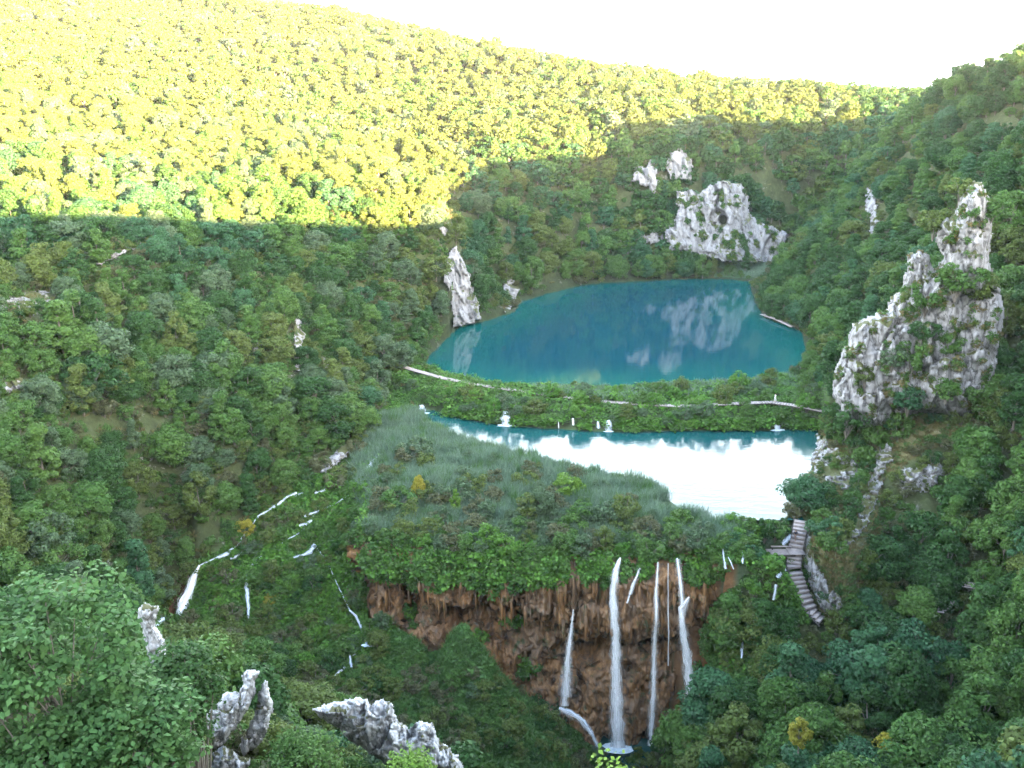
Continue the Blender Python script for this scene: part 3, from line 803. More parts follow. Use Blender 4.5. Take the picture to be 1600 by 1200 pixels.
rock('cave_cliff', 'far white cliff with a dark round cave above the head of the upper lake',
     [(1056, 300), (1078, 296), (1095, 304), (1107, 290), (1118, 285), (1140, 282), (1158, 289), (1172, 304), (1168, 326), (1184, 344), (1212, 356), (1232, 366),
      (1222, 392), (1208, 411), (1175, 410), (1140, 408), (1110, 404), (1090, 396), (1070, 394), (1046, 390), (1038, 362), (1052, 345), (1060, 328), (1056, 312)],
     bulge=2.0, res=1.5, amp=1.7, nscale=.13, mat='rock_far', jag=4.0, holes=((1130, 343, 7.5, 7.8), (1122, 342, 14, 3.4), (1116, 349, 2.5, 4)) + tuple((1121 + 3 * math.sin(y_ * .21), y_, 3.0 + math.sin(y_), 2.2) for y_ in range(292, 334, 3)), vert=.22, front=8.0, edge=12, cat='cliff')
rock('cliff', 'white far cliff standing highest above the cave, just under the sunlit slope', [(1044, 242), (1060, 226), (1074, 240), (1081, 262), (1080, 284), (1062, 279), (1045, 283), (1041, 258)], bulge=2, res=2.0, amp=1.8, nscale=.15, mat='rock_far', jag=5, vert=.3, front=3.5, prad=1.0, group='far cliffs')
rock('cliff', 'broken white far cliff to the left of the highest one', [(988, 266), (1008, 258), (1022, 250), (1029, 268), (1028, 302), (1015, 296), (1000, 290), (987, 284)], bulge=2, res=2.0, amp=1.8, nscale=.15, mat='rock_far', jag=8, vert=.3, front=3.5, prad=1.0, group='far cliffs')
rock('cliff', 'low band of pale rock among the trees above the far lake shore', [(952, 384), (975, 372), (1010, 368), (1044, 352), (1048, 372), (1010, 384), (970, 394)], bulge=1.5, res=2.0, amp=1.6, nscale=.18, mat='rock_far', jag=11, vert=.3, front=1.2, group='far cliffs', prad=.4)
rock('cliff', 'white shore cliff dropping straight into the left side of the upper lake', [(704, 386), (714, 384), (723, 402), (736, 426), (738, 455), (750, 476), (750, 500), (728, 509), (708, 511), (706, 470), (694, 440), (698, 410)], bulge=2.4, res=2.0, amp=1.8, nscale=.2, mat='rock_far', jag=4, vert=.3, front=3.5, prad=1.0, group='far cliffs')
rock('cliff', 'small pale cliff half hidden in trees right of the white shore cliff', [(786, 428), (804, 428), (812, 458), (806, 480), (790, 483), (780, 455)], bulge=1.6, res=2.0, amp=1.4, nscale=.2, mat='rock_far', jag=9, vert=.3, front=1.0, group='far cliffs', prad=.4)
rock('cliff', 'tall narrow grey cliff in the forest of the right hill', [(1356, 292), (1370, 296), (1374, 330), (1364, 384), (1357, 345), (1350, 315)], bulge=1.6, res=2.0, amp=1.4, nscale=.2, mat='rock_far', jag=5, vert=.25, front=1.2, group='far cliffs')
for lab, poly in (
    ('narrow white rock column among trees halfway up the left slope', [(462, 486), (472, 500), (479, 520), (469, 545), (472, 580), (459, 578), (461, 530), (458, 505)]),
    ('small white rock left of the narrow rock column', [(390, 545), (400, 530), (408, 548), (396, 556)]),
    ('small pale rock right of the narrow rock column', [(502, 560), (508, 548), (516, 572), (506, 580)]),
    ('leaning white rock at the head of the left cascades', [(498, 738), (518, 712), (546, 684), (553, 700), (532, 722), (510, 744)]),
    ('stepped white rock band below the sunlit edge at upper left', [(140, 408), (172, 397), (212, 374), (240, 348), (244, 360), (222, 384), (188, 400), (158, 417)]),
    ('pale rock face above the terrace wall at the left edge', [(0, 456), (40, 450), (84, 458), (86, 472), (40, 476), (0, 476)]),
    ('pale rocks showing in scrub at the left edge below the terrace', [(0, 588), (30, 584), (44, 600), (30, 614), (0, 612)]),
    ('scattered pale stones in grass left of the olive trees', [(360, 590), (372, 600), (380, 612), (366, 618)]),
    ('rosy white rock lit by the sun at the crest of the spur', [(682, 352), (700, 346), (712, 362), (694, 370)]),
):
    rock('rock', lab, poly, bulge=1.0, res=2.0, amp=.6, nscale=.35, jag=4, group='rock outcrops', front=1.6, prad=.85)
# rocks on our own side
rock('near_rock', 'grey rock stub beside the hazel bush in front of the white cascade', [(212, 950), (226, 941), (246, 948), (244, 975), (258, 1002), (262, 1040), (235, 1040), (222, 990), (214, 972)], Y=58, bulge=1.6, res=1.8, amp=.38, nscale=.7, mat='rock_near', jag=3, front=0, group='near rocks')
rock('near_rock', 'tall leaning grey rock blade with a hooked top near the bottom left', [(374, 1056), (384, 1045), (406, 1049), (400, 1066), (398, 1086), (386, 1112), (370, 1136), (352, 1162), (334, 1172), (318, 1150), (322, 1112), (340, 1098), (352, 1080), (372, 1080), (380, 1068)], Y=lambda a, b: 47 + (1150 - b) * .015, bulge=1.3, res=1.6, amp=.38, nscale=.8, mat='rock_near', jag=2.5, front=0, vert=.6, group='near rocks')
rock('near_rock', 'knobbly grey rock standing behind the hooked blade', [(410, 1068), (416, 1064), (426, 1090), (426, 1112), (420, 1138), (402, 1168), (380, 1184), (372, 1165), (382, 1145), (396, 1112), (403, 1090)], Y=48.5, bulge=1.1, res=1.6, amp=.38, nscale=.8, mat='rock_near', jag=3, front=0, vert=.6, group='near rocks')
rock('near_rock', 'grey boulder at the bottom frame edge under the hooked blade', [(330, 1176), (350, 1164), (372, 1178), (392, 1186), (388, 1230), (326, 1230)], Y=46, bulge=1.2, res=1.8, amp=.38, nscale=.8, mat='rock_near', jag=3, front=0, group='near rocks')
rock('near_rock', 'long grey weathered rock crest along the bottom edge in front of the green talus', [(488, 1108), (520, 1096), (545, 1092), (570, 1089), (580, 1100), (598, 1089), (612, 1100), (622, 1126), (640, 1142), (650, 1127), (675, 1130), (682, 1152), (702, 1166), (716, 1180), (730, 1215), (640, 1225), (596, 1190), (560, 1166), (540, 1152), (518, 1132), (498, 1122)],
     Y=lambda a, b: 53 + (a - 600) * .01, bulge=2.4, res=1.8, amp=.7, nscale=.55, mat='rock_near', jag=4, front=0, vert=.7, group='near rocks')

# ------------------------------------------------------------------ the travertine wall of the falls
def tufa_mat():
    m, n, l = new_mat('wet_tufa')
    g = n.new('ShaderNodeNewGeometry')
    mp = n.new('ShaderNodeMapping'); mp.inputs['Scale'].default_value = (1, 1, .16)
    l.new(g.outputs['Position'], mp.inputs[0])
    n1 = n.new('ShaderNodeTexNoise'); n1.inputs['Scale'].default_value = 1.1; n1.inputs['Detail'].default_value = 9; n1.inputs['Roughness'].default_value = .7
    l.new(mp.outputs[0], n1.inputs['Vector'])
    r = n.new('ShaderNodeValToRGB'); e = r.color_ramp.elements
    e[0].position = .28; e[0].color = (.022, .016, .010, 1); e[1].position = .70; e[1].color = (.36, .25, .15, 1)
    for p, c in ((.39, (.065, .034, .015)), (.50, (.19, .092, .032)), (.60, (.27, .14, .052))):
        x = e.new(p); x.color = (*c, 1)
    l.new(n1.outputs[0], r.inputs[0])
    n2 = n.new('ShaderNodeTexNoise'); n2.inputs['Scale'].default_value = .22; n2.inputs['Detail'].default_value = 5
    l.new(g.outputs['Position'], n2.inputs['Vector'])
    r2 = n.new('ShaderNodeMapRange'); r2.inputs[1].default_value = .46; r2.inputs[2].default_value = .62
    l.new(n2.outputs[0], r2.inputs[0])
    mx = n.new('ShaderNodeMixRGB'); mx.inputs[2].default_value = (.17, .125, .09, 1); l.new(r.outputs[0], mx.inputs[1])
    h = n.new('ShaderNodeMath'); h.operation = 'MULTIPLY'; h.inputs[1].default_value = .5; l.new(r2.outputs[0], h.inputs[0]); l.new(h.outputs[0], mx.inputs[0])
    n3 = n.new('ShaderNodeTexNoise'); n3.inputs['Scale'].default_value = .5; n3.inputs['Detail'].default_value = 7; n3.inputs['Roughness'].default_value = .7
    l.new(g.outputs['Position'], n3.inputs['Vector'])
    r3 = n.new('ShaderNodeMapRange'); r3.inputs[1].default_value = .56; r3.inputs[2].default_value = .64
    l.new(n3.outputs[0], r3.inputs[0])
    m3 = n.new('ShaderNodeMixRGB'); m3.inputs[2].default_value = (.045, .06, .02, 1); l.new(mx.outputs[0], m3.inputs[1]); l.new(r3.outputs[0], m3.inputs[0])
    b = n.new('ShaderNodeBsdfPrincipled'); b.inputs['Roughness'].default_value = .55; l.new(m3.outputs[0], b.inputs['Base Color'])
    bp = n.new('ShaderNodeBump'); bp.inputs['Strength'].default_value = .9; bp.inputs['Distance'].default_value = .3
    l.new(n1.outputs[0], bp.inputs['Height']); l.new(bp.outputs[0], b.inputs['Normal'])
    o = n.new('ShaderNodeOutputMaterial'); l.new(b.outputs[0], o.inputs[0])
    return m
M['tufa'] = tufa_mat()
def wall_y(x, z):
    """front of the wall; curtains above, an undercut at a third, belly below"""
    ly = np.interp(x, LIPX, LIPY); fz = np.interp(x, FOOTX, FOOTZ)
    t = np.clip((-2.6 - z) / (-2.6 - fz), 0, 1.1)
    zz = z
    q = np.stack([x * .35, x * 0, z * .10], -1)
    under = np.interp(t, [0, .08, .30, .36, .44, .6, .85, 1.1], [.8, -.6, -1.5, -.9, 1.1, .7, -.2, -1.5])
    curtain = ridged(np.stack([x * .55, x * 0 + 3, z * .05], -1), 4, .6) * np.interp(t, [0, .1, .35, .45, 1], [.6, 1.1, 1.1, .5, .4])
    hollow = np.clip(fbm(np.stack([x * .16, x * 0 + 7, z * .13], -1), 3) - .05, 0, 1) * 6.5 * np.interp(t, [0, .12, .3, 1], [0, .2, 1, .8])
    blocks = facets(np.stack([x, x * 0 + ly, z], -1), 2.6, 41) * .55 + facets(np.stack([x, x * 0 + ly, z], -1), .9, 43) * .22
    return ly + under - curtain * .9 + hollow - blocks * np.clip(t * 4, 0, 1) + fbm(np.stack([x * .6, x * 0, z * .4], -1), 5, .6) * .6
xs = np.linspace(LIPX[0] - .5, LIPX[-1] + .5, 420)
ts = np.linspace(0, 1, 240)
UX, UT = np.meshgrid(xs, ts, indexing='ij')
UZ = -2.5 + (np.interp(UX, FOOTX, FOOTZ) - 2.0 + 2.5) * UT
UY = wall_y(UX, UZ) + np.clip(1 - UT / .06, 0, 1) * 2.5
ids = np.arange(UX.size).reshape(UX.shape)
# the top of the wall runs back as a bank to meet the marsh
bk_ = np.linspace(11.5, .6, 14)[None, :]
BX = np.repeat(UX[:, :1], 14, 1); BY = UY[:, :1] + bk_; BZ = UZ[:, :1] + .25 + .5 * fbm(np.stack([BX / 3, BY / 3, BX * 0], -1), 3) * np.clip(bk_ / 3, 0, 1) - np.clip((bk_ - 9) * .5, 0, 2)
UX = np.concatenate([BX, UX], 1); UY = np.concatenate([BY, UY], 1); UZ = np.concatenate([BZ, UZ], 1)
ids = np.arange(UX.size).reshape(UX.shape)
q = np.stack([ids[:-1, :-1], ids[:-1, 1:], ids[1:, 1:], ids[1:, :-1]], -1).reshape(-1, 4)
me = np_mesh('tufa_wall', np.stack([UX, UY, UZ], -1).reshape(-1, 3), q, [M['tufa']], smooth=False)
tw = tag(link('tufa_wall', me), 'orange-brown tufa rock wall behind the big waterfalls', 'rock wall')
sol = tw.modifiers.new('thick', 'SOLIDIFY'); sol.thickness = 2.5; sol.offset = -1
# stalactite curtains under the overgrown lip
mb = MB()
for k in range(150):
    x = rng.uniform(LIPX[1], LIPX[-2]); 
    f = (x - LIPX[1]) / (LIPX[-2] - LIPX[1])
    z0 = -2.6 - rng.uniform(2.5, 8.5 if f < .45 else 9.5)
    L_ = rng.uniform(1.0, 3.4)
    y0 = float(wall_y(np.array([x]), np.array([z0]))[0]) - .15
    r0 = rng.uniform(.12, .34)
    mb.tube([(x, y0 + .2, z0 + .8), (x, y0 - .15, z0), (x + .05, y0 - .1, z0 - L_ * .5), (x, y0 + .05, z0 - L_)], [r0 * .6, r0, r0 * .7, .03], 6)
me = mb.mesh('stalactites', [M['tufa']]); o = link('stalactites', me, tw); o['kind'] = 'stuff'

# ------------------------------------------------------------------ falling water
def ribbon(name, label, pts, widths, mat='fall', layers=2, group=None, cat='waterfall', seg=1.0, bow=.14, foam=0.0, spray=True):
    """pts: world points; a bowed sheet in several layers of broken strands"""
    pts = [Vector(p) for p in pts]
    if cat == 'waterfall' and 'ledge' not in label: pts = [Vector((p.x, min(p.y, float(wall_y(np.array([p.x]), np.array([p.z]))[0]) - .5), p.z)) for p in pts]
    dens, wid = [], []
    for i in range(len(pts) - 1):
        n = max(2, int((pts[i + 1] - pts[i]).length / seg))
        for k in range(n):
            t = k / n; dens.append(pts[i].lerp(pts[i + 1], t)); wid.append(widths[i] * (1 - t) + widths[i + 1] * t)
    dens.append(pts[-1]); wid.append(widths[-1])
    V, Fc, U = [], [], []
    NC = 7
    if cat == 'waterfall' and 'ledge' not in label:
        for p in dens: p.y = min(p.y, float(wall_y(np.array([p.x]), np.array([p.z]))[0]) - .35)
        for _ in range(3):
            for i in range(1, len(dens) - 1): dens[i].y = min(dens[i].y, (dens[i - 1].y + dens[i + 1].y) / 2)
    for L in range(layers):
        base = len(V); run = 0; off = rng.uniform(0, 50)
        for i, p in enumerate(dens):
            if i: run += (p - dens[i - 1]).length
            d = dens[min(i + 1, len(dens) - 1)] - dens[max(i - 1, 0)]
            toward = Vector((-p.x, -p.y, CAMZ - p.z)).normalized()
            side = d.cross(toward)
            side = side.normalized() if side.length > 1e-4 else Vector((1, 0, 0))
            nrm = side.cross(d).normalized()
            if nrm.dot(toward) < 0: nrm = -nrm
            wv = wid[i] * (1.15 - .3 * L) * (1 + .12 * math.sin(run * 1.7 + off) + .08 * math.sin(run * 4.1 + 2 * off))
            for k in range(NC):
                s = k / (NC - 1) - .5
                V.append(tuple(p + side * s * wv + nrm * (bow * wv * (1 - 4 * s * s) * .5 + .10 * L)))
                U.append((s + .5 , run + off))
        for i in range(len(dens) - 1):
            for k in range(NC - 1):
                a = base + i * NC + k
                Fc.append((a, a + 1, a + NC + 1, a + NC))
    me = np_mesh(name, V, Fc, [M[mat]], smooth=True, uv=U)
    o = tag(link(name, me), label, cat, group)
    if foam:
        foam_patch(o, dens[-1], foam)
    if cat == 'waterfall' and layers > 1 and mat != 'mist' and spray:
        sp_ = ribbon('spray', None, [tuple(p - Vector((0, .25, 0))) for p in dens[::3]], [wid[i] * 1.9 for i in range(0, len(dens), 3)], 'mist', 2, None, 'spray', seg=1.5, bow=.5, spray=False)
        for k in ('category', 'label'):
            if k in sp_: del sp_[k]
        sp_.parent = o
    pj = [proj(np.array(p)) for p in dens[::2]]
    protect([(a, b) for a, b, d in pj], [p.y for p in dens[::2]], 1.0 if cat in ('cascade', 'stream') else .6)
    return o
def foam_patch(parent, c, r):
    n = 14; V = [(c.x, c.y - .2, c.z + .10)]; Fc = []
    for ring, rr in ((1, .5), (2, 1.0)):
        for k in range(n):
            a = 2 * math.pi * k / n; q_ = r * rr * rng.uniform(.75, 1.2)
            V.append((c.x + math.cos(a) * q_, c.y - .2 + math.sin(a) * q_ * .5, c.z + (.08 if ring == 1 else -.03) + rng.uniform(0, .05)))
    for k in range(n):
        k2 = (k + 1) % n
        Fc.append((0, 1 + k, 1 + k2, 0)); 
    tri = [(0, 1 + k, 1 + (k + 1) % n) for k in range(n)]
    qd = [(1 + k, 1 + n + k, 1 + n + (k + 1) % n, 1 + (k + 1) % n) for k in range(n)]
    me = bpy.data.meshes.new('foam'); me.from_pydata(V, [], tri + qd); me.materials.append(M['foam'])
    for p in me.polygons: p.use_smooth = True
    return link('foam', me, parent)
def wp(px, py, Y): return tuple(at_y(px, py, Y))
G = 'waterfalls over the tufa wall'
wf = ribbon('waterfall', 'biggest white waterfall plunging the full height of the brown wall', [wp(968, 868, 122.6), wp(962, 890, 120.4), wp(957, 925, 119.8), wp(962, 1000, 119.3), wp(963, 1080, 119), wp(966, 1168, 118.6)], [.35, 1.1, 1.3, 1.5, 2.0, 2.6], 'fall', 3, G, foam=2.4)
ribbon('waterfall', 'faint spreading waterfall left of the biggest one, starting below an overhang', [wp(896, 952, 120), wp(889, 1010, 119.5), wp(885, 1060, 119.2), wp(882, 1102, 119)], [.25, 1.1, 2.0, 2.6], 'fall_thin', 2, G)
ribbon('waterfall', 'curved white water chute sliding off the low brown ledge into the pool', [wp(874, 1106, 117), wp(892, 1112, 116.6), wp(912, 1126, 116), wp(924, 1145, 115.8), wp(934, 1166, 115.6)], [.7, .8, .9, .8, 1.2], 'rapid', 3, G)
ribbon('waterfall', 'thin straight waterfall just right of the biggest one', [wp(1028, 878, 121), wp(1024, 920, 120), wp(1022, 1000, 119.6), wp(1021, 1080, 119.4), wp(1016, 1165, 119)], [.25, .7, .9, 1.2, 1.5], 'fall_thin', 3, G)
ribbon('waterfall', 'short slanting trickle between the biggest fall and the thin straight one', [wp(1000, 885, 121.2), wp(988, 908, 120.4), wp(978, 935, 120.2)], [.5, .6, .5], 'fall_thin', 2, G)
ribbon('waterfall', 'white forked waterfall at the right end of the brown wall', [wp(1074, 925, 120.4), wp(1062, 945, 119.6), wp(1066, 985, 119.2), wp(1073, 1020, 119), wp(1080, 1100, 118.6)], [.25, .9, 1.2, 1.5, 1.8], 'fall', 3, G)
ribbon('waterfall', 'threadlike trickle falling into the forked waterfall', [wp(1058, 872, 121.6), wp(1062, 905, 120.3), wp(1064, 938, 120)], [.6, .8, .7], 'fall_thin', 2, G)
ribbon('waterfall', 'hair-thin trickle just right of the thin straight waterfall', [wp(1044, 880, 120.6), wp(1043, 960, 119.8), wp(1044, 1040, 119.6)], [.3, .4, .5], 'fall_thin', 1, G)
# ------------------------------------------------------------------ cascades over ground
def drape(pp, lift=.35, dz=0):
    out = []
    for a, b in pp:
        Y = ray_ground([a], [b], 60)[0]
        p = at_y(a, b, Y - lift); out.append((p[0], p[1], p[2] + dz + .1))
    return out
G2 = 'small cascades of the left stream'
def casc(label, pp, ws, mat='fall', n=2, foam=0, group=G2, lift=1.3):
    return ribbon('cascade', label, drape(pp, lift), [q * .85 for q in ws], 'fall' if 'wide white' in label else 'rapid', n, group, 'cascade', seg=.6, bow=.15, foam=foam)
def brook(label, pp, ws):
    return ribbon('stream', label, drape(pp, .7), [q * .55 for q in ws], 'brook', 1, 'streams of the green bank', 'stream', seg=.8, bow=.05, foam=0)
brook('rushing stream from the reeds along the foot of the left slope to the wide cascade', [(590, 722), (570, 745), (545, 758), (510, 765), (475, 770), (440, 787), (404, 808), (384, 832), (372, 852), (352, 866), (330, 876), (313, 884)], [1.8, 1.6, 1.3, 1.2, 1.1, 1.1, 1.0, 1.0, 1.1, 1.2, 1.0, .8])
brook('side stream through the middle of the green bank', [(545, 775), (520, 790), (494, 801), (482, 818), (470, 832), (440, 850), (410, 868), (388, 890), (385, 905)], [.8, .9, 1.0, 1.0, .8, .8, .8, .9, .9])
brook('thin stream linking the slanting cascade to the curved fall', [(492, 852), (512, 880), (530, 920), (546, 953)], [.8, .6, .6, .6])
brook('thin stream from the curved fall to the lowest spill', [(573, 1008), (560, 1020), (547, 1028)], [.7, .6, .6])
casc('wide white cascade dropping beside the dark red bank at left', [(312, 884), (304, 900), (296, 925), (286, 948), (279, 962)], [.5, 1.3, 2.2, 2.6, 1.6], 'fall', 3)
casc('white water at the foot of the wide left cascade next to the grey rock stub', [(266, 962), (252, 970), (243, 980)], [.8, 1.4, 1.0])
casc('narrow veil cascade on the green bank right of the wide left cascade', [(385, 906), (386, 925), (388, 950), (388, 968)], [1.0, 1.2, 1.0, .6], 'fall_thin')
casc('left one of two short white rapids above the wide cascade', [(362, 862), (352, 868), (341, 872)], [.9, 1.3, 1.0])
casc('right one of two short white rapids above the wide cascade', [(378, 864), (370, 870), (360, 874)], [.8, 1.1, .9])
casc('long narrow white stream running along the foot of the left slope', [(464, 771), (448, 778), (436, 788), (420, 798), (402, 808)], [.9, 1.0, 1.0, .9, .5])
casc('small rapid at the top of the green bank next to the leaning rock', [(510, 765), (500, 770), (492, 771)], [.8, 1.0, .7], 'fall_thin')
casc('rippling inlet of the stream beside the reeds', [(596, 712), (586, 722), (576, 734), (568, 748)], [1.8, 2.4, 2.4, 1.6], 'fall_thin')
casc('upper short white rapid in the middle of the green bank', [(496, 800), (486, 804), (476, 808)], [.8, 1.1, .9])
casc('lower short white rapid in the middle of the green bank', [(488, 814), (478, 820), (468, 822)], [.8, 1.1, .9])
casc('slanting white cascade in three steps above the green face', [(492, 852), (486, 862), (474, 868), (458, 872)], [1.4, 1.6, 1.0, .6])
casc('thin curved fall crossing the green face left of the brown wall', [(546, 954), (556, 963), (563, 978), (568, 990), (573, 1008)], [.7, .8, .8, .8, .9], foam=.8)
casc('short fall ending in foam below the thin curved fall', [(547, 1026), (548, 1036), (549, 1044)], [.5, .8, 1.2])
casc('small foaming spill lowest on the green face', [(540, 1044), (530, 1050), (523, 1058)], [.9, .8, .6])
G3 = 'small falls from the dam into the lower lake'
def dam_fall(label, px, py0, py1, w0, w1, mat='fall', foam=.9):
    b = at_z(px, py1, -1.95)
    t = at_y(px - 1, py0, b[1] + .7)
    mid = (t + b) / 2; mid[1] = b[1] + .15; mid[2] = t[2] - (t[2] - b[2]) * .4
    return ribbon('cascade', label, [tuple(t), tuple(mid), tuple(b)], [w0 * .9, w1 * .95, w1 * 1.1], 'rapid' if mat == 'fall' else mat, 3, G3, 'cascade', seg=.4, bow=.3, foam=foam)
dam_fall('largest little fall spilling from the green dam into the lower lake', 791, 643, 664, 1.6, 3.0, foam=1.8)
dam_fall('little fall from the dam near the middle of the lower lake shore', 952, 657, 673, 1.4, 2.2, foam=1.2)
dam_fall('tiny trickle just left of the middle little fall', 935, 659, 672, .7, 1.3, foam=.6)
dam_fall('hair-thin trickle on bare tufa at the dam foot', 873, 656, 669, .3, .5, 'fall_thin', 0)
dam_fall('pair of thin trickles on bare tufa at the dam foot', 896, 654, 669, .9, 1.1, 'fall_thin', 0)
dam_fall('low foaming spill at the left end of the lower lake', 660, 634, 645, 1.8, 2.6, foam=1.5)
dam_fall('small rapid under the right end of the boardwalk', 1214, 660, 671, 1.4, 2.2, foam=1.5)
G4 = 'small falls at the right end of the lip'
casc('stepped white fall right of the wall top', [(1129, 852), (1130, 866), (1132, 880), (1134, 890)], [.35, .5, .6, .8], 'fall', 3, group=G4)
casc('small side fall splitting from the stepped white fall', [(1138, 872), (1142, 880), (1146, 890)], [.3, .35, .4], group=G4)
casc('small fall hidden in greenery left of the bench platform', [(1160, 862), (1161, 872), (1160, 882)], [.6, .6, .5], 'fall_thin', group=G4)
casc('white spill from the lake beside the top of the stairs', [(1235, 838), (1228, 846), (1222, 852)], [1.4, 1.4, 1.2], group=G4)
casc('white water emerging under the landing of the stairs', [(1226, 890), (1219, 896), (1214, 904)], [1.6, 1.4, 1.0], 'fall_thin', group=G4)
casc('thin white fall in greenery left of the lower stairs', [(1212, 914), (1211, 926), (1208, 938)], [.8, .8, .7], group=G4)
casc('tiny distant spill among treetops below the stairs', [(1160, 1000), (1160, 1012), (1158, 1030)], [.5, .8, .6], 'fall_thin', group=G4)

# ------------------------------------------------------------------ boardwalks, stairs, people
def boardwalk():
    pp = [(628, 572, 1.5), (650, 579, 1.3), (690, 590, 1.2), (740, 600, 1.1), (820, 612, 1.1), (940, 627, 1.1), (1000, 631, 1.1), (1060, 634, 1.1), (1110, 632, 1.3), (1160, 630, 1.5), (1205, 628, 1.7), (1240, 633, 1.6), (1292, 643, 1.5)]
    W_ = [Vector(tuple(at_z(a, b, z))) for a, b, z in pp]
    t = thing('boardwalk', 'long pale wooden boardwalk crossing the green dam between the lakes', 'boardwalk', W_[0])
    plank = MB(); plank.box((0, 0, 0), (1.0, .46, .07)); pm = plank.mesh('plank', [M['wood']])
    beam = MB(); posts = MB()
    D_ = []
    for a, b in zip(W_, W_[1:]):
        n = max(1, round((b - a).length / .52))
        for i in range(n): D_.append((a.lerp(b, i / n), (b - a)))
    tot = len(D_)
    rest = MB()
    for i, (p, d) in enumerate(D_):
        rz = math.atan2(d.y, d.x) + math.pi / 2
        L = p - W_[0]
        if i < 298:
            link('plank', pm, t, (L.x, L.y, L.z + rng.uniform(-.01, .01)), rz + rng.uniform(-.015, .015), (1.5, 1, 1))
        else: rest.box(tuple(L), (1.5, .46, .07), rz)
    if rest.v: link('planks', rest.mesh('planks', [M['wood']]), t)['kind'] = 'stuff'
    for a, b in zip(W_, W_[1:]):
        a0, b0 = a - W_[0], b - W_[0]; m = (a0 + b0) / 2; d = b0 - a0; rz = math.atan2(d.y, d.x)
        n = Vector((-d.y, d.x, 0)).normalized()
        for s in (-.6, .6):
            bb = MB(); bb.box((0, 0, 0), (d.length, .12, .16))
            link('beam', bb.mesh('beam', [M['wood_dark']]), t, tuple(m + n * s - Vector((0, 0, .13))), rz)
        k = max(1, int(d.length / 4))
        pmesh = MB(); pmesh.box((0, 0, -.7), (.14, .14, 1.4))
        pme = pmesh.mesh('post', [M['wood_dark']])
        for i in range(k):
            q_ = a0.lerp(b0, i / k)
            for s in (-.6, .6): link('post', pme, t, tuple(q_ + n * s - Vector((0, 0, .2))))
    seen = [(tuple(proj(np.array(p)))[:2], p.y) for p, d in D_[::2]]
    seen = [q for q in seen if 680 < q[0][0] < 822 or 940 < q[0][0] < 1010 or 1025 < q[0][0] < 1062 or q[0][0] > 1108]
    protect([q[0] for q in seen], [q[1] for q in seen], .7)
    return t
boardwalk()

def stairs():
    # centre line in the photo: (px, py, z)
    pp = STAIR
    W_ = [Vector(tuple(at_z(a, b, z))) for a, b, z in pp]
    t = thing('wooden_stairs', 'steep wooden stairs descending beside the grey rock slab right of the falls', 'stairs', W_[0])
    tm = MB(); tm.box((0, 0, 0), (2.0, .80, .09)); tme = tm.mesh('stair_tread', [M['wood']])
    rm = MB(); rm.box((0, 0, 0), (1.96, .05, .30)); rme = rm.mesh('riser', [M['wood']])
    pts = []
    for a, b in zip(W_, W_[1:]):
        n = max(1, round((b - a).length / .78))
        for i in range(n): pts.append((a.lerp(b, i / n), b - a))
    pm2 = MB(); pm2.box((0, 0, .25), (.1, .1, 2.6)); pme = pm2.mesh('stair_post', [M['wood_dark']])
    for i, (p, d) in enumerate(pts):
        rz = math.atan2(d.y, d.x) + math.pi / 2; L = p - W_[0]
        link('stair_tread', tme, t, tuple(L), rz, (1, 1.05, 1))
        dd = Vector((d.x, d.y, 0)).normalized()
        link('riser', rme, t, tuple(L + dd * .34 - Vector((0, 0, .20))), rz)
    for a, b in zip(W_, W_[1:]):
        a0, b0 = a - W_[0], b - W_[0]; d = b0 - a0
        n = Vector((-d.y, d.x, 0)).normalized()
        for s in (-1.04, 1.04):
            bb = MB(); bb.tube([tuple(a0 + n * s - Vector((0, 0, .2))), tuple(b0 + n * s - Vector((0, 0, .2)))], [.13, .13], 4)
            link('stringer', bb.mesh('stringer', [M['wood_dark']]), t)
        s = 1.06 if n.x < 0 else -1.06
        link('stair_post', pme, t, tuple(a0 + n * s - Vector((0, 0, .9))))
    pj = [tuple(proj(np.array(p)))[:2] for p, d in pts[:-1]]
    for o_ in (-9, 0, 9): protect([(a + o_, b) for a, b in pj], [p.y for p, d in pts[:-1]], 1.2)
    lp = Vector(tuple(at_z(1243, 862, -4.33))) - W_[0]
    m = MB(); m.box((0, 0, 0), (2.3, .34, .08)); lb = m.mesh('landing_board', [M['wood']])
    for i in range(6): link('landing_board', lb, t, (lp.x, lp.y - .9 + i * .36, lp.z + .06))
    # landing platform with bench on the left
    c = Vector(tuple(at_z(1219, 862, -4.4)))
    pl = thing('viewing_platform', 'small wooden platform with a bench joined to the left of the stairs', 'platform', c)
    m = MB(); m.box((0, 0, 0), (4.0, .26, .08)); bm_ = m.mesh('platform_board', [M['wood']])
    for i in range(6): link('platform_board', bm_, pl, (0, -.8 + i * .3, 0))
    m = MB(); m.box((0, 0, -.16), (4.0, .1, .2)); link('edge_beam', m.mesh('edge_beam', [M['wood_dark']]), pl, (0, -.98, 0))
    b = thing('bench', 'long plank bench at the back edge of the small platform', 'bench', tuple(c + Vector((.3, .7, .05))))
    m = MB(); m.box((0, 0, .45), (3.0, .4, .08)); link('seat', m.mesh('seat', [M['wood']]), b)
    m = MB(); m.box((0, 0, .2), (.12, .36, .42)); lm = m.mesh('leg', [M['wood_dark']])
    for x in (-1.3, 1.3): link('leg', lm, b, (x, 0, 0))
    protect([(a, b) for a in (1197, 1205, 1213, 1221, 1229) for b in (856, 862, 868)], 134, 1.2)
    return pts
stair_pts = stairs()
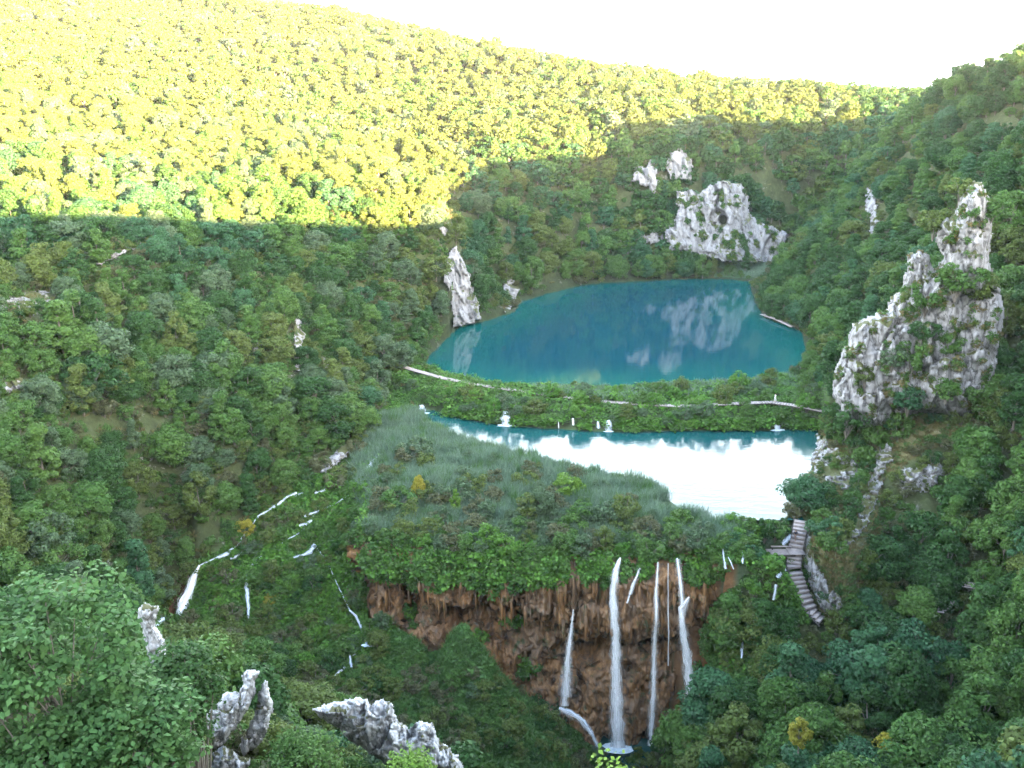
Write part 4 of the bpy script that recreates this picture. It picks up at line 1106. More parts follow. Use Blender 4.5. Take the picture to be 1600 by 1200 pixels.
# stretches of forest path seen between the trees on the right
for lab, pp in (('short flight of weathered steps between dark trees at right', [(1462, 968), (1472, 958), (1482, 950)]),
                ('low stone steps half hidden by leaves at lower right', [(1512, 930), (1524, 922)])):
    t = thing('forest_steps', lab, 'steps', (0, 0, 0), 0, 'steps of the forest path')
    m = MB(); m.box((0, 0, 0), (1.9, .38, .12)); sm = m.mesh('step', [M['wood']])
    D_ = drape(pp, 2.5, 1.2); first = Vector(D_[0]); t.location = first
    for a, b in zip(D_, D_[1:]):
        for i in range(3):
            p = Vector(a).lerp(Vector(b), i / 3) - first
            link('step', sm, t, tuple(p), -.35)
    protect(pp, [p[1] for p in D_], .8)
# terrace wall at the left edge, along the mule track
m_track = drape([(0, 479), (40, 479), (80, 478), (120, 478)], .6)
mb = MB()
for a, b in zip(m_track, m_track[1:]):
    a, b = Vector(a), Vector(b); n = 8
    for i in range(n):
        p = a.lerp(b, (i + .5) / n); mb.box((p.x, p.y, p.z - .4), ((b - a).length / n * .96, .5, 1.0 + rng.uniform(-.1, .1)), math.atan2((b - a).y, (b - a).x))
tag(link('terrace_wall', mb.mesh('terrace_wall', [M['rock']])), 'low dry stone terrace wall along the track at the left edge', 'wall')
protect([(10, 478), (30, 478), (50, 478), (70, 478)], 150, .5)
protect_poly([(1160, 418), (1200, 410), (1200, 428), (1160, 434)], 340, 6, 1)
D_ = drape([(1192, 494), (1215, 502), (1240, 514)], 1.0, .4)
t = thing('shore_walkway', 'low brown walkway curving round the right shore of the upper lake', 'walkway', D_[0])
m = MB(); m.box((0, 0, 0), (1.6, .9, .1)); sm = m.mesh('deck_board', [M['wood']])
for a, b in zip(D_, D_[1:]):
    a, b = Vector(a), Vector(b); n = max(2, int((b - a).length / 1))
    for i in range(n): link('deck_board', sm, t, tuple(a.lerp(b, i / n) - Vector(D_[0])), math.atan2((b - a).y, (b - a).x) + math.pi / 2)
protect([(1195, 494), (1215, 501), (1235, 511)], 240, .5)

def cloth(name, c):
    return simple_noise_mat(name, [tuple(v * .8 for v in c), c], 8.0)
SKIN = cloth('skin', (.45, .28, .2))
def person(label, loc, rz, top, bottom, hair=(.05, .03, .02), stride=.22):
    """one skinned body: mid-stride figure 1.72 m tall; hair, shirt and trousers are its children"""
    def skin_mesh(name, verts, edges, rad, mat, root):
        me = bpy.data.meshes.new(name); me.from_pydata(verts, edges, [])
        ob = bpy.data.objects.new(name, me); C.objects.link(ob)
        mod = ob.modifiers.new('s', 'SKIN'); ss = ob.modifiers.new('d', 'SUBSURF'); ss.levels = ss.render_levels = 1
        for i, r in enumerate(rad):
            ob.data.skin_vertices[0].data[i].radius = (r, r) if not isinstance(r, tuple) else r
            ob.data.skin_vertices[0].data[i].use_root = (i == root)
        dg = bpy.context.evaluated_depsgraph_get(); ev = ob.evaluated_get(dg)
        m2 = bpy.data.meshes.new_from_object(ev); m2.materials.clear(); m2.materials.append(mat)
        for p in m2.polygons: p.use_smooth = True
        bpy.data.objects.remove(ob)
        return m2
    s = stride
    v = [(0, 0, .93), (0, .0, 1.15), (0, .01, 1.38), (0, .01, 1.48), (0, .03, 1.56), (0, .03, 1.68),
         (.1, 0, .90), (.1, s * .6, .5), (.1, s * .5, .08), (.1, s * .5 + .16, .03),
         (-.1, 0, .90), (-.1, -s * .3, .5), (-.1, -s, .10), (-.1, -s + .16, .03),
         (.19, .01, 1.40), (.24, -.08, 1.12), (.23, .04, .88), (.23, .07, .80),
         (-.19, .01, 1.40), (-.24, .06, 1.12), (-.23, .2, .92), (-.23, .25, .85)]
    e = [(0, 1), (1, 2), (2, 3), (3, 4), (4, 5), (0, 6), (6, 7), (7, 8), (8, 9), (0, 10), (10, 11), (11, 12), (12, 13),
         (2, 14), (14, 15), (15, 16), (16, 17), (2, 18), (18, 19), (19, 20), (20, 21)]
    r = [.13, (.13, .1), (.13, .1), .055, .085, .09, .09, .062, .045, .035, .09, .062, .045, .035, .06, .042, .032, .03, .06, .042, .032, .03]
    p = thing('person', label, 'person', loc, rz, 'people on the walkways')
    link('body', skin_mesh('body', v, e, r, SKIN, 0), p)
    vs = [v[0], v[1], v[2], v[14], v[15], v[18], v[19], (0, 0, 1.45)]
    link('shirt', skin_mesh('shirt', vs, [(0, 1), (1, 2), (2, 3), (3, 4), (2, 5), (5, 6), (2, 7)], [.155, (.155, .125), (.155, .125), .08, .06, .08, .06, .08], cloth('shirt', top), 0), p)
    vt = [(0, 0, .95), v[6], v[7], (v[8][0], v[8][1], .15), v[10], v[11], (v[12][0], v[12][1], .17)]
    link('trousers', skin_mesh('trousers', vt, [(0, 1), (1, 2), (2, 3), (0, 4), (4, 5), (5, 6)], [.15, .11, .08, .065, .11, .08, .065], cloth('trousers', bottom), 0), p)
    vh = [(0, -.01, 1.70), (0, -.02, 1.62)]
    link('hair', skin_mesh('hair', vh, [(0, 1)], [.10, .085], cloth('hair', hair), 0), p)
    return p
p1 = at_z(1211, 628, 1.74)
person('walker in white clothes on the boardwalk near its right end', (p1[0], p1[1], 1.74), math.radians(-80), (.8, .8, .8), (.7, .7, .68), stride=.2)
p2 = stair_pts[3][0]
sp = min(stair_pts, key=lambda q: abs(proj(np.array(q[0]))[1] - 848))[0]
person('walker in a dark shirt climbing the wooden stairs', (sp.x - .35, sp.y, sp.z + .04), math.radians(10), (.02, .02, .03), (.30, .2, .16), stride=.3)
protect([(1247, 838), (1247, 846)], sp.y, 1.2)
protect([(1211, 620), (1211, 612)], p1[1], 1.0)

# lakes and open faces stay open
protect_poly(LAKE1, lambda a, b: at_z(a, b, 0.0)[..., 1], 12, 6, .8)
protect_poly(LAKE2, lambda a, b: at_z(a, b, -2.0)[..., 1], 12, 6, .8)
WALLP = [(640, 960), (700, 930), (800, 950), (960, 900), (1096, 905), (1096, 960), (1092, 1035), (1070, 1045), (1030, 1110), (1000, 1180), (940, 1180), (870, 1105), (800, 1060), (760, 1040), (700, 1050), (690, 1060)]
protect_poly(WALLP, 118.5, 10, 2, .85)
n0 = len(PROT)
protect_poly([(1300, 900), (1345, 790), (1370, 690), (1490, 645), (1510, 655), (1420, 730), (1372, 800), (1345, 860), (1330, 940), (1300, 940)], lambda a, b: np.nan_to_num(ray_ground(a, b), nan=120), 11, 2, 1.0)
PROT[n0:] = [p for p in PROT[n0:] if rng.random() < .5]
protect([(1400, 1075), (1410, 1090), (1425, 1105)], 94, .8); protect([(1490, 1085), (1502, 1100), (1512, 1115)], 92, .8); protect([(1245, 1160), (1250, 1180)], 84, .8)
protect([(195, 670), (205, 710), (200, 750)], 121, .6); protect([(885, 790), (880, 805)], 141, .6); protect([(655, 780), (655, 795), (712, 805)], 137, .8)
protect_poly(REDBANK, 131, 7, 1, 1.0)
PR = np.array(PROT)

# ------------------------------------------------------------------ vegetation: prototypes
def leaf_quads(cent, nrm, size, r, aspect=1.5):
    """one bent quad per leaf spray, facing nrm with jitter"""
    n = len(cent)
    nn = nrm + r.normal(0, .55, (n, 3)); nn /= np.linalg.norm(nn, axis=1)[:, None] + 1e-9
    a = np.cross(nn, r.normal(size=(n, 3))); a /= np.linalg.norm(a, axis=1)[:, None] + 1e-9
    b = np.cross(nn, a)
    sz = (size * r.uniform(.6, 1.3, n))[:, None]
    A = a * sz * .5 * aspect; B = b * sz * .5
    v = np.stack([cent - A, cent - B * .9 + A * .15 + nn * sz * .16, cent + A, cent + B * .9 + A * .15 + nn * sz * .10], 1)
    return v.reshape(-1, 3)
def crown_mesh(name, seed, R=3.0, H=7.0, base=2.2, nclump=42, nleaf=70, leaf=.42, shape='round', gap=.0, mat=None):
    r = np.random.default_rng(seed)
    cs = []
    k = 0
    while len(cs) < nclump:
        d = r.normal(size=3); d /= np.linalg.norm(d)
        rad = r.uniform(.45, 1.0) ** .6
        p = d * rad
        zt = (p[2] + 1) / 2
        if shape == 'cone': f = 1.15 - zt * 1.0
        elif shape == 'spread': f = .75 + .45 * np.sin(zt * 3.0)
        else: f = 1.0 - .25 * abs(zt - .45)
        if p[2] < -.8: continue
        cs.append((p[0] * R * f, p[1] * R * f, base + zt * (H - base)))
    cs = np.array(cs)
    cs[:, 0] += r.normal(0, .1 * R); 
    cen, nr = [], []
    for c in cs:
        cr = R * r.uniform(.16, .42)
        d = r.normal(size=(nleaf, 3)); d[:, 2] = d[:, 2] * .8 + .3
        d /= np.linalg.norm(d, axis=1)[:, None]
        q = c + d * cr * (r.uniform(.5, 1.0, (nleaf, 1)) ** .4) * np.array([1.15, 1.15, .75])
        cen.append(q); nr.append(d + np.array([0, 0, .45]))
    cen = np.concatenate(cen); nr = np.concatenate(nr)
    V = leaf_quads(cen, nr, leaf, r)
    return V, np.arange(len(V)).reshape(-1, 4), cs
def trunk_mb(cs, H, r, R, tr=.16, nl=7):
    mb = MB()
    bend = r.normal(0, .25, 2)
    top = (bend[0], bend[1], H * .75)
    mb.tube([(0, 0, -1.6), (0, 0, 0), (bend[0] * .4, bend[1] * .4, H * .35), top], [tr * 1.3, tr * 1.1, tr * .8, tr * .25], 6)
    for c in cs[r.permutation(len(cs))[:nl]]:
        z = min(c[2] * .55, H * .5); f = z / (H * .75)
        s = (bend[0] * f, bend[1] * f, z)
        m = ((s[0] + c[0]) / 2, (s[1] + c[1]) / 2, (s[2] + c[2]) / 2 + .1 * R)
        mb.tube([s, m, tuple(c)], [tr * .5, tr * .32, tr * .1], 5)
    return mb
PROTO = []                      # (crown mesh, trunk mesh, joined mesh, R, H)
leafslot = M['mid']
specs = [(3.0, 7.5, .5, 58, 84, 'round'), (2.6, 8.0, .7, 50, 84, 'round'), (3.4, 7.0, .4, 64, 84, 'round'), (2.5, 7.4, .4, 48, 84, 'cone'),
         (2.3, 8.8, .4, 50, 84, 'cone'), (3.0, 6.6, .9, 30, 70, 'spread'), (2.9, 7.8, .5, 56, 84, 'round')]
def join_meshes(name, V1, F1, V2, F2):
    return np_mesh(name, np.concatenate([V1, np.array(V2)]), np.concatenate([F1, np.array(F2) + len(V1)]), [leafslot, M['bark']],
                   mat_idx=np.concatenate([np.zeros(len(F1)), np.ones(len(F2))]))
for i, (R, H_, b, nc, nl, sh) in enumerate(specs):
    r = np.random.default_rng(100 + i)
    V, Fq, cs = crown_mesh('crown', 50 + i, R, H_, b, nc, int(nl * 1.9), .28, sh)
    tb = trunk_mb(cs, H_, r, R)
    cm = np_mesh('crown', V, Fq, [leafslot]); tm = tb.mesh('trunk', [M['bark']])
    PROTO.append((cm, tm, join_meshes('tree_form', V, Fq, tb.v, tb.f), R, H_))
# light far version
FAR = []
for i in range(5):
    V, Fq, cs = crown_mesh('crown', 80 + i, 3.0, 7.0 + i * .3, .4, 34, 30, .62, ['round', 'spread', 'round', 'cone', 'round'][i])
    tb = trunk_mb(cs, 7, np.random.default_rng(i), 3.0, nl=3)
    FAR.append((join_meshes('far_tree_form', V, Fq, tb.v, tb.f), 3.0, 7.0))
# shrubs: many-stemmed, leaves to the ground
SHR = []
for i in range(5):
    r = np.random.default_rng(200 + i)
    V, Fq, cs = crown_mesh('foliage', 220 + i, 1.0, 1.7 + .2 * i, .15, 26, 70, .13, ['round', 'spread', 'round', 'spread', 'round'][i])
    mb = MB()
    for c in cs[:9]: mb.tube([(0, 0, -.4), (c[0] * .4, c[1] * .4, c[2] * .6), tuple(c)], [.04, .03, .012], 4)
    SHR.append((np_mesh('foliage', V, Fq, [leafslot]), mb.mesh('stems', [M['bark']]), join_meshes('shrub_form', V, Fq, mb.v, mb.f), 1.0, 1.8 + .2 * i))
# ground cover clumps
def blades(name, n, rad, h, wdt, lean, mat, seed):
    r = np.random.default_rng(seed)
    x = r.uniform(-rad, rad, (n, 2)); a = r.uniform(0, 2 * np.pi, n); hh = h * r.uniform(.6, 1.1, n)
    ln = r.normal(0, lean, (n, 2))
    dx = np.stack([np.cos(a), np.sin(a), a * 0], 1) * wdt * .5
    b0 = np.concatenate([x, np.full((n, 1), -.15)], 1)
    m = b0 + np.concatenate([ln * .35, (hh * .6)[:, None]], 1); t = b0 + np.concatenate([ln, hh[:, None]], 1)
    V = np.stack([b0 - dx, b0 + dx, m + dx, m - dx, t + dx * .2, t - dx * .2], 1).reshape(-1, 3)
    k = np.arange(n)[:, None] * 6
    Fq = np.concatenate([k + [0, 1, 2, 3], k + [3, 2, 4, 5]])
    return np_mesh(name, V, Fq, [M[mat]])
def butterbur(name, n, rad, h, lw, mat, seed):
    """large round leaves held flat on stalks"""
    r = np.random.default_rng(seed)
    V, Fc = [], []
    for i in range(n):
        x, y = r.uniform(-rad, rad, 2); z = h * r.uniform(.45, 1.05); w_ = lw * r.uniform(.7, 1.25)
        nz = np.array([r.normal(0, .45), r.normal(-.25, .45), 1.0]); nz /= np.linalg.norm(nz)
        a = np.cross(nz, [1, 0.1, 0]); a /= np.linalg.norm(a); b = np.cross(nz, a)
        c = np.array([x, y, z]); base = len(V)
        for k in range(6):
            t = k / 6 * 2 * math.pi + .5
            V.append(c + (a * math.cos(t) + b * math.sin(t)) * w_ * .5 * r.uniform(.8, 1.1) + nz * .04 * (k % 2) * w_)
        Fc += [(base, base + 1, base + 2, base + 3), (base, base + 3, base + 4, base + 5)]
    return np_mesh(name, np.array(V), np.array(Fc), [M[mat]])
def tuft_leafy(name, n, rad, h, leaf, mat, seed):
    r = np.random.default_rng(seed)
    d = r.normal(size=(n, 3)); d[:, 2] = np.abs(d[:, 2]); d /= np.linalg.norm(d, axis=1)[:, None]
    c = d * np.array([rad, rad, h]) * r.uniform(.5, 1, (n, 1))
    V = leaf_quads(c, d, leaf, r, 1.9)
    return np_mesh(name, V, np.arange(len(V)).reshape(-1, 4), [M[mat]])

# ------------------------------------------------------------------ instancing of the uncountable
HID = {}
def hidden(name, me, mat=None):
    o = bpy.data.objects.new(name, me)
    if mat is not None and len(o.material_slots):
        o.material_slots[0].link = 'OBJECT'; o.material_slots[0].material = mat
    return o
def scatter(name, pts, rot, scl, which, protos, label=None, cat=None, tilt=None):
    """one object of kind stuff: a point cloud carrying instances of the prototypes"""
    colx = bpy.data.collections.new(name + '_forms')
    for i, p in enumerate(protos):
        p.name = '%s_form_%02d' % (name, i); colx.objects.link(p)
    pts = np.asarray(pts, np.float32)
    me = bpy.data.meshes.new(name); me.vertices.add(len(pts)); me.vertices.foreach_set('co', pts.ravel())
    rr = np.zeros((len(pts), 3), np.float32); rr[:, 2] = rot
    if tilt is not None: rr[:, 0] = tilt[:, 0]; rr[:, 1] = tilt[:, 1]
    a = me.attributes.new('rot', 'FLOAT_VECTOR', 'POINT'); a.data.foreach_set('vector', rr.ravel())
    sc3 = np.asarray(scl, np.float32)
    if sc3.ndim == 1: sc3 = np.repeat(sc3[:, None], 3, 1)
    a = me.attributes.new('scl', 'FLOAT_VECTOR', 'POINT'); a.data.foreach_set('vector', sc3.astype(np.float32).ravel())
    a = me.attributes.new('idx', 'INT', 'POINT'); a.data.foreach_set('value', np.asarray(which, np.int32))
    o = link(name, me); tag(o, label, cat, kind='stuff')
    ng = bpy.data.node_groups.new(name, 'GeometryNodeTree')
    ng.interface.new_socket('Geometry', in_out='INPUT', socket_type='NodeSocketGeometry')
    ng.interface.new_socket('Geometry', in_out='OUTPUT', socket_type='NodeSocketGeometry')
    N, L = ng.nodes, ng.links
    gi, go = N.new('NodeGroupInput'), N.new('NodeGroupOutput')
    ci = N.new('GeometryNodeCollectionInfo'); ci.inputs['Collection'].default_value = colx
    ci.inputs['Separate Children'].default_value = True; ci.inputs['Reset Children'].default_value = True
    iop = N.new('GeometryNodeInstanceOnPoints'); iop.inputs['Pick Instance'].default_value = True
    def attr(nm, ty):
        a = N.new('GeometryNodeInputNamedAttribute'); a.data_type = ty; a.inputs['Name'].default_value = nm; return a.outputs['Attribute']
    L.new(gi.outputs[0], iop.inputs['Points']); L.new(ci.outputs[0], iop.inputs['Instance'])
    L.new(attr('idx', 'INT'), iop.inputs['Instance Index'])
    L.new(attr('rot', 'FLOAT_VECTOR'), iop.inputs['Rotation']); L.new(attr('scl', 'FLOAT_VECTOR'), iop.inputs['Scale'])
    L.new(iop.outputs[0], go.inputs[0])
    md = o.modifiers.new('instances', 'NODES'); md.node_group = ng
    return o

def blocked(P, R, Hh, frac=1.0):
    """would a crown (centre P, half width R, half height Hh) hide something that must stay in view?"""
    P = np.atleast_2d(P); px, py, d = proj(P)
    rx = R * F / d; ry = Hh * F / d
    out = np.zeros(len(P), bool)
    for i in range(0, len(P), 500):
        sl = slice(i, i + 500)
        dx = np.abs(px[sl, None] - PR[None, :, 0]) / (rx[sl, None] * PR[None, :, 3] + 1)
        dy = np.abs(py[sl, None] - PR[None, :, 1]) / (ry[sl, None] * PR[None, :, 3] + 1)
        out[sl] = ((dx * dx + dy * dy < frac) & (P[sl, 1, None] < PR[None, :, 2] - .3)).any(1)
    return out
def in_view(P, margin=60, R=4.0):
    px, py, d = proj(P); m = margin + R * F / d
    return (px > -m) & (px < 1600 + m) & (py > -m) & (py < 1200 + m * 1.4) & (P[:, 1] > 1)
def visible_ground(P, h):
    """is the point h above P seen past the bare ground?"""
    Q = P.copy(); Q[:, 2] += h
    t = np.linspace(.12, .985, 70)[None, :]
    x = Q[:, 0, None] * t; y = Q[:, 1, None] * t; z = CAMZ + (Q[:, 2, None] - CAMZ) * t
    return (z > H(x, y) - .5).all(1)
def zones(x, y):
    P = np.stack([x, y, H(x, y)], -1)
    return P

# ------------------------------------------------------------------ trees
SUNLINE = [(a, b) for a, b, _, _ in SH]
def jitter_grid(x0, x1, y0, y1, s):
    X, Y = np.meshgrid(np.arange(x0, x1, s), np.arange(y0, y1, s), indexing='ij')
    X = X.ravel() + rng.uniform(-.48, .48, X.size) * s; Y = Y.ravel() + rng.uniform(-.48, .48, Y.size) * s
    return X, Y
cand = []
def add_cand(x0, x1, y0, y1, s, smin, smax):
    X, Y = jitter_grid(x0, x1, y0, y1, s)
    c = np.abs(X) < Y * .62 + 14
    X, Y = X[c], Y[c]
    cand.append(np.stack([X, Y, H(X, Y), rng.uniform(smin, smax, len(X))], 1))
add_cand(-180, -8, 60, 300, 3.7, .50, 1.05)      # scrubby left slope
add_cand(-8, 40, 60, 120, 4.6, .7, 1.1)
add_cand(18, 180, 60, 180, 4.8, .8, 1.35)        # tall right forest
add_cand(40, 230, 180, 380, 5.2, .75, 1.25)
add_cand(-10, 60, 260, 380, 4.6, .75, 1.2)
add_cand(60, 120, 320, 380, 4.8, .75, 1.2)
add_cand(-220, -10, 300, 400, 5.0, .55, 1.05)
add_cand(-10, 240, 380, 400, 5.0, .6, 1.05)
add_cand(-300, 300, 400, 620, 5.2, .55, .98)
cand = np.concatenate(cand)
X, Y, Zc, S = cand.T
sL1 = poly_sdf(X, Y, L1); sL2 = poly_sdf(X, Y, L2); sM = poly_sdf(X, Y, MARSHW); sD = poly_sdf(X, Y, DAMW)
px_, py_, _ = proj(np.stack([X, Y, Zc], -1))
inT = (poly_sdf(px_, py_, TALUS) > -14) & (Y > 100) & (Y < 128)
inMd = (poly_sdf(px_, py_, MOUND) > -6) & (Y > 110) & (Y < 160)
inR = (poly_sdf(px_, py_, RIB) > -8) & (Y > 112) & (Y < 178) & (X > 25)
gully = (X > -30) & (X < 32) & (Y > 94) & (Y < 131) & (px_ < 1060)
reedbay = (X > 66) & (X < 105) & (Y > 324) & (Y < 352)
ok = (sL1 < -1.2) & (sL2 < -2.0) & (sM < 0) & (sD < -.5) & ~inT & ~inMd & ~inR & ~gully & ~reedbay & (Y > 60)
# thin out: near slope scrub leaves bare patches
bare = fbm(np.stack([X / 9, Y / 9, X * 0 + 4], -1), 3)
ok &= ~((X < -25) & (Y < 300) & (bare > .62))
cand = cand[ok]; X, Y, Zc, S = cand.T
S = S * (1 + .18 * fbm(np.stack([X / 20, Y / 20, X * 0], -1), 2))
P = np.stack([X, Y, Zc + 4.2 * S], -1)
v = in_view(P) ; b = blocked(P, 2.8 * S, 3.4 * S)
vis = visible_ground(np.stack([X, Y, Zc], -1), 8.0 * 1.0)
ok = v & ~b & vis
cand = np.stack([X, Y, Zc, S], 1)[ok]
X, Y, Zc, S = cand.T
print('trees', len(cand))
# leaf tint by place
TINTS = ['dark', 'mid', 'blue', 'olive', 'grey']
n1 = fbm(np.stack([X / 26, Y / 26, X * 0 + 8], -1), 3) + rng.normal(0, .35, len(X))
leftlow = (X < -15) & (Y < 175)
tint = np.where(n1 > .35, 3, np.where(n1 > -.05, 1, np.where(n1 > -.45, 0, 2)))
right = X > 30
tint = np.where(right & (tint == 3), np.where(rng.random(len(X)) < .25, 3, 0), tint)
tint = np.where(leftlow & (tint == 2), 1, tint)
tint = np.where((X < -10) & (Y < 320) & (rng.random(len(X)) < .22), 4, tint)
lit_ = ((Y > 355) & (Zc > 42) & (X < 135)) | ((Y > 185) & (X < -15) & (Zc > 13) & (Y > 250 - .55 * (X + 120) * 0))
u_ = rng.random(len(X)); tint = np.where(lit_, np.where(u_ < .66, 3, np.where(u_ < .84, 1, 4)), tint)  # lit zone leans olive: autumn leaves, plus golden sunlight painted into their colour
yellowish = rng.random(len(X)) < .0
form = rng.integers(0, len(PROTO), len(X)); rot = rng.uniform(0, 6.28, len(X))
sxy = rng.uniform(.88, 1.22, len(X))
px_, py_, dd = proj(np.stack([X, Y, Zc + 4 * S], -1))
size = S * F / dd
# which of them show: walk outward and keep a coarse coverage map
order = np.argsort(dd)
cov = np.zeros((150, 200)); show = np.zeros(len(X))
for i in order:
    r_ = 2.6 * S[i] * F / dd[i] / 8; cx, cy = px_[i] / 8, py_[i] / 8
    x0, x1, y0, y1 = int(max(0, cx - r_)), int(min(200, cx + r_ + 1)), int(max(0, cy - r_)), int(min(150, cy + r_ * 1.2 + 1))
    if x1 <= x0 or y1 <= y0: continue
    blk = cov[y0:y1, x0:x1]; show[i] = (1 - np.clip(blk, 0, 1)).sum(); blk += .75
score = show
top = np.argsort(-score)[:292]
single = np.zeros(len(X), bool); single[top] = True
LM = [(195, 690, 'above the big hazel bush'), (60, 700, 'near the left edge above the hazel bush'), (330, 760, 'above the wide left cascade'), (440, 700, 'above the long narrow stream'),
      (540, 640, 'beside the leaning white rock'), (590, 540, 'at the left end of the boardwalk'), (600, 450, 'left of the white shore cliff'), (480, 430, 'on the left slope under the sunlit edge'),
      (470, 530, 'around the narrow white rock column'), (320, 540, 'in the middle of the left slope'), (320, 420, 'just below the sunlit edge'), (180, 430, 'by the stepped white rock band'),
      (60, 430, 'above the terrace wall'), (60, 540, 'below the terrace wall'), (200, 560, 'on the grassy left slope below the terrace'), (80, 300, 'in the sunlight at the far left edge'),
      (300, 300, 'in the sunlight on the left slope'), (520, 300, 'in the sunlight left of the spur crest'), (680, 300, 'on the sunlit spur crest'), (760, 420, 'between the two left shore cliffs'),
      (860, 420, 'at the far left lakeshore'), (860, 300, 'left of the far cliffs'), (960, 410, 'under the pale rock band'), (1000, 320, 'just left of the cave cliff'),
      (1090, 420, 'on the far shore below the cave cliff'), (1180, 290, 'right of the cave cliff'), (1280, 300, 'in the dark notch at the valley end'), (1250, 440, 'on the right shore at the lake head'),
      (1280, 540, 'on the right lakeshore near the boardwalk'), (1340, 420, 'between the upper lake and the pinnacle'), (1380, 300, 'around the tall narrow grey cliff'), (1480, 180, 'on the skyline of the right hill'),
      (1450, 260, 'on the right hill behind the pinnacle tip'), (1580, 200, 'at the right edge high on the hill'), (1580, 400, 'right of the pinnacle at the frame edge'), (1580, 560, 'in the dark gully right of the pinnacle'),
      (1480, 740, 'below the foot of the pinnacle'), (1580, 760, 'at the right edge level with the stairs'), (1440, 860, 'right of the grassy rib'), (1340, 930, 'below the fluted rock fins'),
      (1200, 980, 'below the wooden stairs'), (1150, 1060, 'right of the foot of the falls'), (1280, 1100, 'in the lower right forest'), (1450, 1080, 'near the steps at lower right'), (1560, 1000, 'at the frame edge below the steps'),
      (1080, 1150, 'at the bottom beside the plunge pool'), (1520, 1170, 'in the bottom right corner'), (400, 1010, 'in front of the green face'), (480, 1060, 'behind the grey rock crest'), (250, 860, 'beside the dark red bank'),
      (250, 200, 'high on the sunlit left hill'), (700, 200, 'on the sunlit hill above the spur')]
TN = {'dark': 'dark green', 'mid': 'fresh green', 'blue': 'blue-green', 'olive': 'olive green', 'yellow': 'yellow-leaved', 'lime': 'lime green', 'grey': 'grey-green', 'brown': 'brownish', 'bright': 'bright green'}
ORD = ['highest'] + [w_ + ' highest' for w_ in 'second third fourth fifth sixth seventh eighth ninth tenth eleventh twelfth thirteenth fourteenth fifteenth sixteenth seventeenth eighteenth'.split()]
def label_set(items, noun):
    """items: (index, px, py, tintname, sizeword) -> unique labels by look, landmark, then order up the slope"""
    groups = {}
    for it in items:
        i, a, b, tn, sw = it
        lm = min(LM, key=lambda L: (L[0] - a) ** 2 + (L[1] - b) ** 2)[2]
        groups.setdefault((tn, sw, lm), []).append((b, i))
    out = {}
    for (tn, sw, lm), L in groups.items():
        L.sort()
        base = '%s %s %s %s' % (sw, tn, noun, lm)
        if len(L) == 1: out[L[0][1]] = base.strip()
        else:
            for k, (b, i) in enumerate(L):
                o_ = 'lowest' if k == len(L) - 1 else ORD[min(k, len(ORD) - 1)]
                if len(('%s of the %s %s %ss %s' % (o_, sw, tn, noun, lm)).split()) > 16: print('LONG', lm)
                out[i] = '%s of the %s %s %ss %s' % (o_, sw, tn, noun, lm)
    return out
items = [(i, px_[i], py_[i], TN[TINTS[tint[i]]] if not yellowish[i] else 'yellow-leaved', 'big' if S[i] > .95 else 'small') for i in top]
labs = label_set(items, 'tree')
def place_tree(x, y, z, s, s2, k, mat, rz, label, group):
    cm, tm, jm, R, H_ = PROTO[k]
    t = thing('tree', label, 'tree', (x, y, z), rz, group); t.scale = (s * s2, s * s2, s)
    c = link('crown', cm, t); c.material_slots[0].link = 'OBJECT'; c.material_slots[0].material = M[mat]
    link('trunk', tm, t)
    return t
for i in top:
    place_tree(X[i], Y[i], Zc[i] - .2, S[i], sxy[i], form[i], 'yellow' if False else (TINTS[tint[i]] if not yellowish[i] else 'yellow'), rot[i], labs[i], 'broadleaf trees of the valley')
near = (~single) & (Y < 330)
protos, key = [], {}
for k in range(len(PROTO)):
    for tix, tn in enumerate(TINTS):
        key[(k, tix)] = len(protos); protos.append(hidden('f', PROTO[k][2], M[tn]))
fk = {}
for k in range(len(FAR)):
    for tix, tn in enumerate(TINTS):
        fk[(k, tix)] = len(protos); protos.append(hidden('f', FAR[k][0], M[tn]))
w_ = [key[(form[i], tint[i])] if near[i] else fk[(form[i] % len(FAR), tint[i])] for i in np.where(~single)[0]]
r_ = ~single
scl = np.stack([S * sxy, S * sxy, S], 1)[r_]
scatter('forest', np.stack([X, Y, Zc - .2], 1)[r_], rot[r_], scl, w_, protos, 'dense broadleaf forest covering the valley sides and far hill', 'forest')

